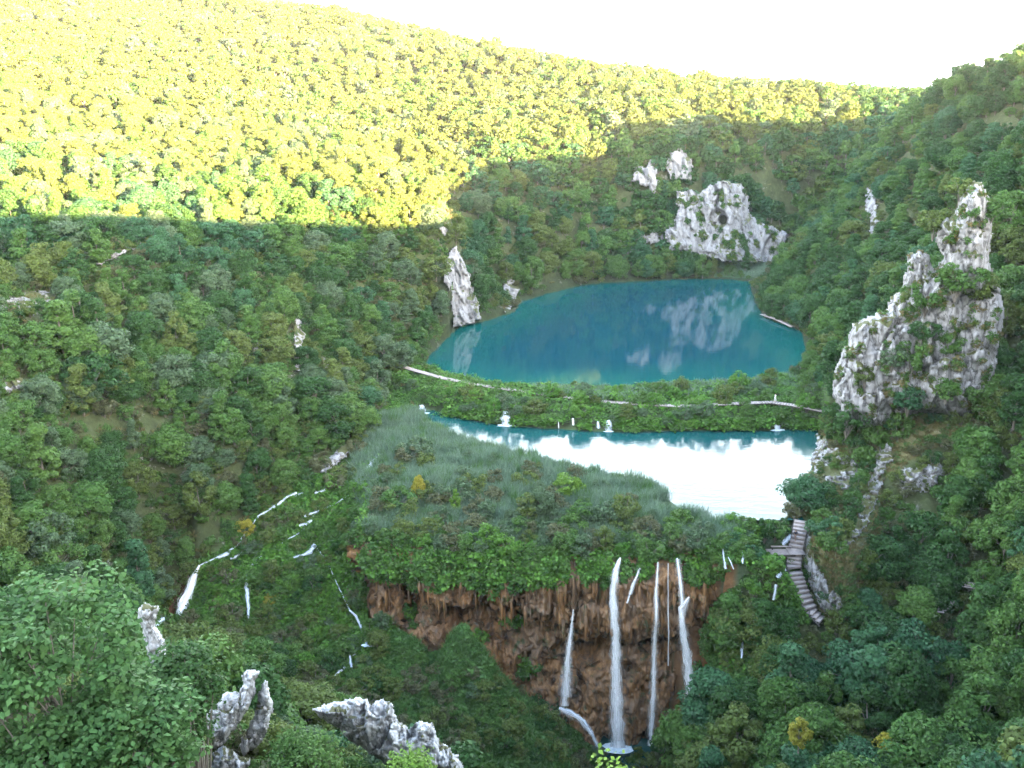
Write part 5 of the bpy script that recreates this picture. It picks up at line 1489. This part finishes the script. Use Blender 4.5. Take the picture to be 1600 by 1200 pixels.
# ------------------------------------------------------------------ trees and shrubs told apart one by one
def on_ground(px, py, Y=None):
    if Y is None: Y = ray_ground([px], [py], 60)[0]
    p = at_y(px, py, Y); return p[0], p[1], float(H(p[0], p[1]))
for px, py, Yq, s, s2, k, mt, lab in (
    (205, 800, 121, 1.25, .85, 4, 'blue', 'tall blue-green tree rising above the dark trees over the hazel bush'),
    (862, 905, 122.6, .85, 1.0, 5, 'grey', 'grey-green willow leaning over the brown wall, tangled stems below'),
    (1250, 812, 137.5, .85, 1.1, 2, 'blue', 'blue-green tree reaching over the water at the top of the stairs'),
    (1163, 440, 333, 1.1, .75, 4, 'dark', 'dark cone-shaped bushy tree at the end of the far shore'),
    (1150, 420, 341, 1.35, 1.05, 0, 'dark', 'round dark green tree growing below the cave mouth'),
    (1378, 500, 168, .62, 1.1, 2, 'lime', 'light green tree leaning out left of the pinnacle'),
    (1560, 330, 190, .9, 1.1, 0, 'olive', 'yellow-green tree right behind the pinnacle tip'),
    (1245, 1195, 84, .42, 1.0, 1, 'yellow', 'bright yellow treetop at the bottom frame edge among dark trees'),
    (1410, 1115, 94, 1.0, .7, 5, 'yellow', 'leftmost of the two yellow-leaved trees in the lower right forest'),
    (1500, 1130, 92, 1.0, .75, 5, 'yellow', 'rightmost of the two yellow-leaved trees in the lower right forest'),
    (655, 815, 141, .68, .75, 3, 'yellow', 'small golden yellow conical tree at the edge of the reeds'),
    (712, 830, 137, .52, .6, 1, 'lime', 'slim light green sapling with a bare stem above the wall'),
    (885, 815, 141.5, .62, 1.1, 5, 'lime', 'yellow-green bush tree behind the grey willow'),
    (840, 838, 134, .75, .9, 2, 'grey', 'broad grey-green willow in the middle of the wall top'),
    (385, 838, 143, .48, .9, 5, 'yellow', 'small yellow tree beside the white rapids'),
    (425, 940, 131.5, .34, 1, 5, 'yellow', 'tiny yellow bush on the green face'),
    (350, 1030, 117, .42, 1, 1, 'lime', 'yellow-green tree below the wide left cascade'),
    (300, 1025, 119, .38, 1, 2, 'lime', 'light green bushy tree at the foot of the wide left cascade'),
    (1040, 424, 333, .95, 1.1, 0, 'mid', 'round green tree at the far shore under the left end of the cave cliff'),
    (1066, 426, 334, .8, 1.1, 2, 'dark', 'dark tree at the far shore under the left buttress of the cave cliff'),
    (1090, 424, 336, .85, 1.0, 3, 'mid', 'pointed green tree at the far shore below the cave cliff'),
    (1112, 428, 335, .7, 1.0, 1, 'olive', 'olive tree at the far shore just left of the cone-shaped one'),
    (1175, 322, 358, .7, 1.0, 0, 'dark', 'dark tree leaning over the right shoulder of the cave cliff'),
    (545, 440, 210, .95, .9, 4, 'dark', 'dark pointed tree under the sunlit edge'),
):
    x, y, z = on_ground(px, py, Yq)
    if lab.startswith('bright yellow'): z = at_y(px, py - 60, Yq)[2] - 2.6
    place_tree(x, y, z, s, s2, k, mt, rng.uniform(0, 6), lab, None)

# shrubs on marsh, dam, mound, rib, talus
sh = []
def add_shrubs(poly_px, n, smin, smax, tints, zfn=None, Ylim=None, w=None):
    P_ = np.array(poly_px, float); cnt = 0; tries = 0
    while cnt < n and tries < 60:
        tries += 1
        a = rng.uniform(P_[:, 0].min(), P_[:, 0].max(), 200); b = rng.uniform(P_[:, 1].min(), P_[:, 1].max(), 200)
        m = poly_sdf(a, b, poly_px) > 0; a, b = a[m], b[m]
        Yg = ray_ground(a, b, 60)
        m = ~np.isnan(Yg)
        if Ylim: m &= (Yg > Ylim[0]) & (Yg < Ylim[1])
        a, b, Yg = a[m], b[m], Yg[m]
        if not len(a): continue
        p = at_y(a, b, Yg); z = H(p[:, 0], p[:, 1]); s = rng.uniform(smin, smax, len(a))
        l1 = poly_sdf(p[:, 0], p[:, 1], L1); l2 = poly_sdf(p[:, 0], p[:, 1], L2)
        Q = np.stack([p[:, 0], p[:, 1], z + .9 * s], -1)
        g = (l1 < -.3) & (l2 < -.5) & ~blocked(Q, s * .9, s * .85)
        for j in np.where(g)[0]:
            if cnt >= n: break
            if all((q[0] - p[j, 0]) ** 2 + (q[1] - p[j, 1]) ** 2 > (.5 * (q[3] + s[j])) ** 2 for q in sh):
                sh.append((p[j, 0], p[j, 1], z[j], s[j], tints[rng.integers(len(tints))])); cnt += 1
add_shrubs([(640, 690), (760, 715), (900, 745), (1020, 775), (1100, 830), (1120, 870), (600, 870), (560, 800), (590, 740)], 60, .9, 1.9, ['grey', 'brown', 'grey', 'olive', 'brown'])
add_shrubs([(590, 855), (1120, 850), (1125, 880), (590, 885)], 22, 1.0, 1.7, ['mid', 'bright', 'grey', 'mid'])
add_shrubs([(600, 780), (1000, 800), (1110, 835), (1115, 868), (590, 868)], 44, 1.0, 2.2, ['grey', 'mid', 'olive', 'brown', 'mid'])
add_shrubs([(640, 600), (740, 606), (900, 618), (1250, 598), (1290, 640), (1280, 668), (950, 668), (820, 664), (650, 640)], 64, .9, 1.9, ['grey', 'mid', 'olive', 'bright', 'mid', 'grey'])
add_shrubs(MOUND, 62, .8, 1.8, ['mid', 'bright', 'grey', 'mid', 'bright', 'olive'], Ylim=(110, 162))
add_shrubs(RIB, 26, .9, 2.0, ['mid', 'dark', 'mid', 'blue'], Ylim=(112, 178))
add_shrubs([(1300, 850), (1380, 790), (1385, 900), (1370, 970), (1320, 975), (1308, 900)], 16, 1.0, 2.0, ['mid', 'dark', 'olive', 'mid'], Ylim=(108, 150))
add_shrubs([(1130, 850), (1230, 860), (1240, 960), (1130, 1000), (1100, 930)], 34, 1.0, 2.0, ['mid', 'bright', 'mid', 'blue'], Ylim=(110, 137))
add_shrubs([(560, 990), (640, 1000), (700, 1060), (800, 1090), (880, 1180), (640, 1120), (540, 1080)], 16, .7, 1.3, ['mid', 'grey', 'mid'], Ylim=(100, 128))
add_shrubs([(260, 980), (560, 1030), (560, 1110), (420, 1200), (280, 1100)], 18, 1.0, 1.7, ['olive', 'grey', 'mid', 'olive'], Ylim=(88, 126))
SLM = LM + [(700, 740, 'in the reed bed'), (950, 780, 'at the right end of the reed bed'), (800, 800, 'in the middle of the reed bed'), (620, 800, 'at the left end of the reed bed'), (700, 860, 'on the lip left of the falls'),
            (950, 860, 'on the lip above the biggest fall'), (1080, 860, 'on the lip right of the falls'), (700, 625, 'on the left part of the dam'), (850, 640, 'behind the largest little fall'), (1000, 640, 'on the middle of the dam'),
            (1150, 640, 'on the right part of the dam'), (1260, 650, 'at the right end of the dam'), (480, 800, 'among the rapids of the green bank'), (430, 900, 'around the narrow veil cascade'), (520, 900, 'on the green face'),
            (540, 1020, 'near the thin curved fall'), (1330, 700, 'on the rib below the pinnacle'), (1320, 800, 'on the middle of the grassy rib'), (1290, 900, 'on the rib beside the stairs'), (1170, 880, 'by the small falls near the lip'),
            (1180, 940, 'left of the lower stairs'), (700, 1100, 'on the green talus')]
LM_TREE = LM; LM = SLM
pq = proj(np.array([(a, b, c + d) for a, b, c, d, e in sh]))
labs = label_set([(i, pq[0][i], pq[1][i], TN[sh[i][4]], 'bigger' if sh[i][3] > 1.35 else 'low') for i in range(len(sh))], 'shrub')
def place_shrub(x, y, z, s, tn, label, group='shrubs of the wet ground and banks', k=None, flat=1.0):
    k = int(rng.integers(0, len(SHR))) if k is None else k
    t = thing('shrub', label, 'shrub', (x, y, z - .1), rng.uniform(0, 6.28), group); t.scale = (s, s, s * flat)
    c = link('foliage', SHR[k][0], t); c.material_slots[0].link = 'OBJECT'; c.material_slots[0].material = M[tn]
    link('stems', SHR[k][1], t)
for i, (x, y, z, s, tn) in enumerate(sh): place_shrub(x, y, z, s, tn, labs[i])
print('shrubs', len(sh))
for k_, (a, b, s_, tn) in enumerate(((1142, 838, 1.3, 'bright'), (1160, 842, 1.5, 'mid'), (1178, 839, 1.5, 'bright'), (1195, 838, 1.6, 'dark'), (1211, 837, 1.5, 'mid'), (1224, 832, 1.1, 'dark'))):
    p = at_z(a, b, -2.4); z_ = min(float(H(p[0], p[1])), -1.9); place_shrub(p[0], p[1], max(z_, -2.9), s_, tn, ['leftmost', 'second from the left', 'third from the left', 'fourth from the left', 'fifth from the left', 'rightmost'][k_] + ' of the shrubs edging the outflow by the stairs')
for a, b, Yq, s_, tn, lab in ((556, 850, 134, 1.7, 'mid', 'green shrub at the top left corner of the brown wall'), (550, 880, 132, 1.5, 'bright', 'bright shrub under the top left corner of the brown wall'), (566, 828, 137, 1.6, 'grey', 'grey-green shrub behind the top left corner of the brown wall')):
    p = at_y(a, b, Yq); place_shrub(p[0], p[1], p[2] - .8, s_, tn, lab)
# shrubs rooted in the pinnacle (screen spots on the rock, at the rock's own distance)
for a, b, s, tn, lab in ((1447, 470, 1.5, 'mid', 'green shrub in the cleft behind the left horn of the pinnacle'), (1425, 565, 1.7, 'mid', 'green shrub in the middle of the pinnacle face'),
                         (1395, 560, 1.3, 'grey', 'grey-green shrub on the ledge of the pinnacle'), (1480, 540, 1.4, 'mid', 'green shrub on the right half of the pinnacle face'), (1495, 440, 1.8, 'mid', 'big shrub under the upper tower of the pinnacle'),
                         (1530, 455, 1.6, 'olive', 'olive shrub on the right shoulder of the pinnacle'), (1460, 350, 1.5, 'olive', 'olive shrub on the left flank of the upper tower'), (1500, 300, 1.2, 'olive', 'olive bush beside the pinnacle tip'),
                         (1440, 520, 1.2, 'dark', 'dark shrub between the two halves of the pinnacle'), (1420, 625, 1.6, 'blue', 'dark blue-green shrub at the foot of the pinnacle'), (1325, 655, 1.9, 'dark', 'dark shrub at the left corner of the pinnacle foot'),
                         (1352, 590, 1.0, 'olive', 'small olive shrub low on the left buttress'), (1535, 620, 1.7, 'mid', 'green shrub at the right foot of the pinnacle'), (1480, 610, 1.3, 'mid', 'green shrub low on the pinnacle face'), (1548, 330, 1.3, 'mid', 'shrub clinging behind the right edge of the tower')):
    Yp = rock_front('tall jagged white limestone pinnacle standing above the right end of the lower lake', a, b) - .5
    p = at_y(a, b, Yp); place_shrub(p[0], p[1], p[2] - s * 1.2, s * 1.55, tn, lab, 'shrubs growing out of the pinnacle')

# ------------------------------------------------------------------ ground cover
lx = []
for dx_ in np.arange(-.5, 13, 1.0):
    for dz_ in np.arange(-.6, 9, 1.0): lx.append((LIPX[0] - .7 + rng.uniform(-.3, .3), LIPY[0] + dx_ + rng.uniform(-.4, .4), -2.4 - dz_))
wall_end = np.array(lx)
def zone_points(poly_px, n, Ylim, extra=None, zmin=None):
    P_ = np.array(poly_px, float)
    # sample in world over the zone's footprint
    out = []
    Yg = ray_ground(P_[:, 0], P_[:, 1], 60); Yg = Yg[~np.isnan(Yg)]
    y0, y1 = Ylim
    x0 = at_y(P_[:, 0].min(), 800, y1)[0]; x1 = at_y(P_[:, 0].max(), 800, y1)[0]
    x0, x1 = min(x0, at_y(P_[:, 0].min(), 800, y0)[0]), max(x1, at_y(P_[:, 0].max(), 800, y0)[0])
    tot = 0
    while tot < n:
        x = rng.uniform(x0, x1, n * 3); y = rng.uniform(y0, y1, n * 3); z = H(x, y)
        a, b, d = proj(np.stack([x, y, z], -1))
        m = poly_sdf(a, b, poly_px) > -4
        m &= (poly_sdf(x, y, L1) < -.1) & (poly_sdf(x, y, L2) < -.2)
        q = np.stack([x, y, z], -1)[m]
        if len(q) == 0: break
        out.append(q); tot += len(q)
        if len(out) > 40: break
    return np.concatenate(out)[:n]
def cover(name, label, cat, pts, protos, smin, smax, tilt=.1):
    n = len(pts)
    scatter(name, pts, rng.uniform(0, 6.28, n), rng.uniform(smin, smax, n), rng.integers(0, len(protos), n), protos, label, cat, rng.normal(0, tilt, (n, 2)))
def face_points(poly_px, n, Ylim):
    P_ = np.array(poly_px, float); out = []; tot = 0
    for _ in range(30):
        a = rng.uniform(P_[:, 0].min(), P_[:, 0].max(), n); b = rng.uniform(P_[:, 1].min(), P_[:, 1].max(), n)
        m = poly_sdf(a, b, poly_px) > 0; a, b = a[m], b[m]
        Yg = ray_ground(a, b, 60); m = (Yg > Ylim[0]) & (Yg < Ylim[1]); out.append(at_y(a[m], b[m], Yg[m])); tot += m.sum()
        if tot >= n: break
    return np.concatenate(out)[:n]
reedp = [hidden('f', blades('reeds', 60, .8, 2.3, .075, .45, 'reed' if i < 5 else 'grass', 300 + i)) for i in range(6)]
pts = zone_points([(645, 648), (600, 655), (560, 700), (555, 760), (570, 830), (700, 850), (900, 850), (1120, 850), (1225, 838), (1200, 820), (1100, 812), (1030, 766), (900, 735), (700, 680)], 2900, (125, 190))
dens = fbm(np.stack([pts[:, 0] / 7, pts[:, 1] / 7, pts[:, 0] * 0], -1), 3)
pts = pts[dens > -.55]
n = len(pts); hgt = .75 + .45 * fbm(np.stack([pts[:, 0] / 5, pts[:, 1] / 5, pts[:, 0] * 0 + 3], -1), 3) + rng.uniform(-.12, .25, n)
scatter('reeds', pts, rng.uniform(0, 6.28, n), np.stack([np.ones(n), np.ones(n), np.clip(hgt, .35, 1.3)], 1), rng.integers(0, len(reedp), n), reedp, 'blue-green reed bed on the marsh below the lower lake', 'reeds', rng.normal(0, .12, (n, 2)))
pts = zone_points([(1150, 412), (1200, 408), (1215, 420), (1185, 436), (1140, 438)], 500, (325, 358))
pts2 = zone_points([(830, 604), (960, 606), (1060, 598), (1250, 582), (1270, 600), (1150, 618), (900, 620)], 420, (186, 214))
cover('lake_reeds', 'reeds along the near and far edges of the upper lake', 'reeds', np.concatenate([pts, pts2]), [hidden('f', blades('reeds', 50, .8, 1.3, .09, .3, 'reed', 310 + i)) for i in range(2)], .7, 1.1)
but = [hidden('f', butterbur('butterbur', 44, .9, .7, .34, 'bright' if i < 3 else 'mid', 320 + i)) for i in range(4)]
fern = [hidden('f', tuft_leafy('fern', 60, .8, .6, .28, 'mid', 330 + i)) for i in range(3)] + [hidden('f', tuft_leafy('fern', 60, .8, .6, .26, 'grass', 340 + i)) for i in range(3)]
pd = zone_points(DAM, 1300, (172, 215))
pd = pd[~blocked(pd + np.array([0, 0, .45]), np.full(len(pd), .8), np.full(len(pd), .5))]
top_ = [(668, 650), (720, 642), (790, 650), (880, 656), (950, 660), (1080, 660), (1180, 660), (1282, 660)]; bot_ = [(1282, 672), (1180, 673), (1080, 673), (950, 674), (880, 671), (790, 665), (720, 654), (672, 662)]
ft = face_points(top_ + bot_, 520, (165, 205)); fa, fb, fd = proj(ft)
ft = ft[(np.abs(fa[:, None] - np.array([791, 952, 935, 873, 896, 1214])[None, :]) > 12).all(1)]
pd = np.concatenate([pd, ft])
cover('butterbur', 'bright green butterbur leaves carpeting the dam between the lakes', 'ground cover', pd, but, .8, 1.4, .2)
lipb = zone_points([(570, 840), (700, 850), (900, 850), (1120, 845), (1130, 885), (1000, 895), (590, 895)], 420, (118, 138))
# plants hanging over the upper wall
nx = 1500
hx = rng.uniform(LIPX[0], LIPX[-1], nx); ff = (hx - LIPX[0]) / (LIPX[-1] - LIPX[0])
hang = 1.6 + 6.2 * np.clip(fbm(np.stack([hx / 3.2, hx * 0, hx * 0 + 2], -1), 3) * .9 + .45, 0, 1) * np.where(ff < .42, 1.05, .40)
hz = -2.4 - hang * rng.random(nx) ** .8
hy = wall_y(hx, hz) - .15
hp = np.stack([hx, hy, hz], -1)
a, b, d = proj(hp)
bl = blocked(hp, np.full(nx, .7), np.full(nx, .7)) & (b > 880) & (PR[:, 2].max() > 0)
fallpx = np.array([962, 1026, 1062, 990, 1043, 897])
nearfall = (np.abs(a[:, None] - fallpx[None, :]) < 11).any(1) & (b > 872)
hp = hp[~nearfall]
mx_ = rng.uniform(LIPX[0], LIPX[0] + .5 * (LIPX[-1] - LIPX[0]), 2600); mz_ = rng.uniform(-22, -5, 2600)
mk = (fbm(np.stack([mx_ / 3.0, mx_ * 0 + 1, mz_ / 5.5], -1), 3) > .50) & (mz_ > np.interp(mx_, FOOTX, FOOTZ))
mx_, mz_ = mx_[mk], mz_[mk]; mp_ = np.stack([mx_, wall_y(mx_, mz_) - .1, mz_], -1)
hp = np.concatenate([hp, mp_])
# tufts rooted in the ledges of the pinnacle
X_, Y_, fr_, s_ = ROCKF['tall jagged white limestone pinnacle standing above the right end of the lower lake']
sel = np.where((s_ > 3).ravel())[0]; sel = sel[rng.permutation(len(sel))[:5200]]
pa, pb, pf = X_.ravel()[sel], Y_.ravel()[sel], fr_.ravel()[sel]
msk = fbm(np.stack([pa / 26, pb / 20, pa * 0 + 12], -1), 3) > .30
tp = at_y(pa[msk], pb[msk], pf[msk] - .05)
cover('ledge_plants', 'grass and small leafy plants rooted in the ledges of the pinnacle', 'ground cover', tp, [hidden('f', tuft_leafy('tuft', 50, .7, .5, .22, m_, 380 + i_)) for i_, m_ in enumerate(('mid', 'olive', 'grass', 'drygrass'))], .5, 1.1, .6)
X_, Y_, fr_, s_ = ROCKF['far white cliff with a dark round cave above the head of the upper lake']
sel = np.where((s_ > 1).ravel())[0]; sel = sel[rng.permutation(len(sel))[:4000]]
pa, pb, pf = X_.ravel()[sel], Y_.ravel()[sel], fr_.ravel()[sel]
msk = (fbm(np.stack([pa / 16, pb / 22, pa * 0 + 3], -1), 3) > .36) & (np.hypot(pa - 1126, pb - 340) > 15)
tp = at_y(pa[msk], pb[msk], pf[msk] - .1)
cover('cliff_plants', 'small bushes and grass rooted in the face of the cave cliff', 'ground cover', tp, [hidden('f', tuft_leafy('tuft', 60, 1.1, .9, .32, m_, 390 + i_)) for i_, m_ in enumerate(('mid', 'olive', 'dark'))], .5, 1.2, .5)
cover('lip_plants', 'bright leafy plants and moss hanging over the lip of the falls', 'ground cover', np.concatenate([lipb, hp, wall_end]), but + fern, .7, 1.35, .5)
md = zone_points(MOUND, 5200, (112, 162))
a, b, d = proj(md)
bm_ = blocked(md + np.array([0, 0, .3]), np.full(len(md), .55), np.full(len(md), .45))
md = md[~bm_]
cover('bank_plants', 'mixed ferns and broad leaves covering the green bank of the left cascades', 'ground cover', md, but[:3] + fern + [o_.copy() for o_ in but[:3]], .6, 1.3, .4)
rt = zone_points([(1100, 850), (1240, 850), (1250, 900), (1260, 960), (1130, 1090), (1080, 1060), (1098, 1000), (1092, 930)], 2000, (108, 138))
rt = rt[~blocked(rt + np.array([0, 0, .3]), np.full(len(rt), .6), np.full(len(rt), .5))]
cover('slope_ferns', 'ferns and leafy plants on the wet slope right of the falls', 'ground cover', rt, fern + but[:1], .7, 1.4, .4)
grs = [hidden('f', blades('grass', 70, .7, .65, .07, .35, 'grass', 350 + i)) for i in range(3)]
tl = zone_points(TALUS, 6500, (98, 128)); tl = tl[(tl[:, 2] < -7)]
cover('talus_grass', 'long green grass on the talus in front of the brown wall', 'grass', tl, grs + fern[3:5], .7, 1.3, .3)
dg = [hidden('f', blades('grass', 60, .7, .4, .06, .3, 'drygrass', 360 + i)) for i in range(2)] + [hidden('f', blades('grass', 60, .7, .45, .06, .3, 'grass', 370))]
rb = np.concatenate([zone_points(RIB, 1500, (112, 178)), face_points([(1262, 830), (1300, 800), (1380, 740), (1385, 860), (1370, 960), (1330, 985), (1290, 965), (1262, 890)], 900, (108, 150))])
cover('dry_grass', 'dry brown and green grass on the rib under the pinnacle', 'grass', rb, dg, .6, 1.2, .3)
# undergrowth on all the slopes in view
ux, uy = jitter_grid(-150, 120, 38, 300, 2.2)
u2, v2 = jitter_grid(-120, 220, 180, 400, 3.2); mm = (v2 >= 300) | (u2 > 120) | (u2 > 50); ux = np.concatenate([ux, u2[mm]]); uy = np.concatenate([uy, v2[mm]])
m = np.abs(ux) < uy * .62 + 8; ux, uy = ux[m], uy[m]; uz = H(ux, uy)
m = (poly_sdf(ux, uy, L1) < -.6) & (poly_sdf(ux, uy, L2) < -.6) & (poly_sdf(ux, uy, MARSHW) < 0) & (poly_sdf(ux, uy, DAMW) < 0)
q = np.stack([ux, uy, uz], -1)[m]; q = q[in_view(q)]
us = rng.uniform(.6, 1.6, len(q)); kk_ = ~blocked(q + np.stack([us * 0, us * 0, us * .9], -1), us * 1.05, us * 1.0); q = q[kk_]; us = us[kk_]
up = [hidden('f', SHR[i % 5][2], M[['mid', 'olive', 'dark', 'brown', 'olive', 'mid'][i]]) for i in range(6)] + dg[:1]
n = len(q)
scatter('undergrowth', q, rng.uniform(0, 6.28, n), us, rng.integers(0, len(up), n), up, 'low scrub and undergrowth between the trees of the slopes', 'undergrowth')
tx, ty = jitter_grid(-130, 5, 90, 270, 1.5)
m = (np.abs(tx) < ty * .6 + 4) & (poly_sdf(tx, ty, L1) < -.4) & (poly_sdf(tx, ty, L2) < -.4) & (poly_sdf(tx, ty, MARSHW) < 0)
tq = np.stack([tx, ty, H(tx, ty)], -1)[m]; tq = tq[in_view(tq)]; tq = tq[~blocked(tq + np.array([0, 0, .2]), np.full(len(tq), .6), np.full(len(tq), .4))]
cover('slope_grass', 'rough grass and low herbs on the open ground of the left slope', 'grass', tq, grs + dg + fern[:2], .8, 1.7, .4)
print('undergrowth', n, 'box', uz.min(), uz.max())

# ------------------------------------------------------------------ big hazel bush on our side, and its neighbours
def big_bush(name, label, cat, base, blobs, leaf, mat, nclump, nleaf, seed):
    r = np.random.default_rng(seed)
    t = thing(name, label, cat, base)
    V = []; lim = MB(); ends = []
    for (cx, cy, cz, R, Hh) in blobs:
        for k in range(nclump):
            d = r.normal(size=3); d /= np.linalg.norm(d); 
            if d[2] < -.5: d[2] *= -1
            rad = r.uniform(.6, 1.0)
            c = np.array([cx + d[0] * R * rad, cy + d[1] * R * rad, cz + d[2] * Hh * rad]); ends.append(c)
            cr = r.uniform(.45, .85)
            dd = r.normal(size=(nleaf, 3)); dd[:, 2] += .3; dd /= np.linalg.norm(dd, axis=1)[:, None]
            q = c + dd * cr * r.uniform(.35, 1.05, (nleaf, 1)) * np.array([1.2, 1.2, .8])
            V.append(leaf_quads(q, dd * .5 + np.array([0, -.15, .9]), leaf, r, 1.35))
    V = np.concatenate(V) - np.array(base)
    cr_ = link('leaves', np_mesh('leaves', V, np.arange(len(V)).reshape(-1, 4), [M[mat]]), t); cr_['kind'] = 'stuff'
    ends = np.array(ends); b = Vector(base)
    stems = [Vector((r.normal(0, .5), r.normal(0, .5), 0)) for _ in range(8)]
    for k in range(8):
        lm = MB()
        for c in ends[r.permutation(len(ends))[:9]]:
            e_ = Vector(c) - b; s = stems[k]
            mid = Vector((s.x * 1.8 + e_.x * .3, s.y * 1.8 + e_.y * .3, e_.z * .55))
            lm.tube([tuple(s - Vector((0, 0, .6))), tuple(mid), tuple(e_)], [.07, .045, .012], 5)
        link('stem', lm.mesh('stem', [M['bark']]), t)
    return t
c0 = at_y(95, 1075, 27)
zb = float(H(c0[0], c0[1]))
big_bush('hazel_bush', 'large hazel bush with broad light green leaves filling the bottom left corner', 'bush', (c0[0], c0[1], zb),
         [(c0[0] - .3, c0[1] + 1, c0[2] + .3, 2.9, 3.3), (c0[0] - 2.6, c0[1], c0[2] - .8, 2.6, 3.8), (c0[0] + 2.1, c0[1] - .3, c0[2] - 2.1, 2.4, 2.6), (c0[0] + .2, c0[1] - 1.5, c0[2] - 3.0, 3.0, 2.8)], .17, 'hazel', 62, 105, 5)
c1 = at_y(285, 1060, 36)
big_bush('hornbeam_bush', 'dark green bush behind the right side of the hazel bush', 'bush', (c1[0], c1[1], float(H(c1[0], c1[1]))),
         [(c1[0], c1[1], c1[2] - .6, 1.5, 1.9), (c1[0] - .8, c1[1], c1[2] - 2.2, 1.8, 1.8)], .15, 'dark', 44, 90, 6)
c2 = at_y(470, 1180, 45)
big_bush('hornbeam_bush', 'green bush at the bottom edge between the two grey rock groups', 'bush', (c2[0], c2[1], float(H(c2[0], c2[1]))),
         [(c2[0], c2[1], c2[2] - .9, 2.2, 1.7)], .15, 'mid', 60, 80, 7)
c3 = at_y(640, 1196, 44)
big_bush('maple_bush', 'small bright lime bush at the bottom edge against the grey rock crest', 'bush', (c3[0], c3[1], float(H(c3[0], c3[1]))),
         [(c3[0], c3[1], c3[2] - .4, .9, .9)], .16, 'lime', 26, 60, 8)
c4 = at_y(958, 1199, 22)
big_bush('maple_bush', 'lime green leafy twig tip poking into the bottom edge below the falls', 'bush', (c4[0], c4[1], float(H(c4[0], c4[1]))),
         [(c4[0], c4[1], c4[2] - .25, .35, .25)], .13, 'lime', 7, 10, 9)

# ------------------------------------------------------------------ evening haze in the valley air
hm, hn, hl = new_mat('valley_haze')
pv = hn.new('ShaderNodeVolumePrincipled')
pv.inputs['Color'].default_value = (0.86, 0.93, 1.0, 1)
pv.inputs['Density'].default_value = 0.00005
pv.inputs['Anisotropy'].default_value = 0.0
ho = hn.new('ShaderNodeOutputMaterial'); hl.new(pv.outputs[0], ho.inputs['Volume'])
ztop = float(ZZ.max()) + 20; zbot = float(ZZ.min()) - 1
hb = MB(); hb.box((0, 700, (ztop + zbot) / 2), (1830, 2040, ztop - zbot))
tag(link('haze', hb.mesh('haze', [hm])), kind='stuff')
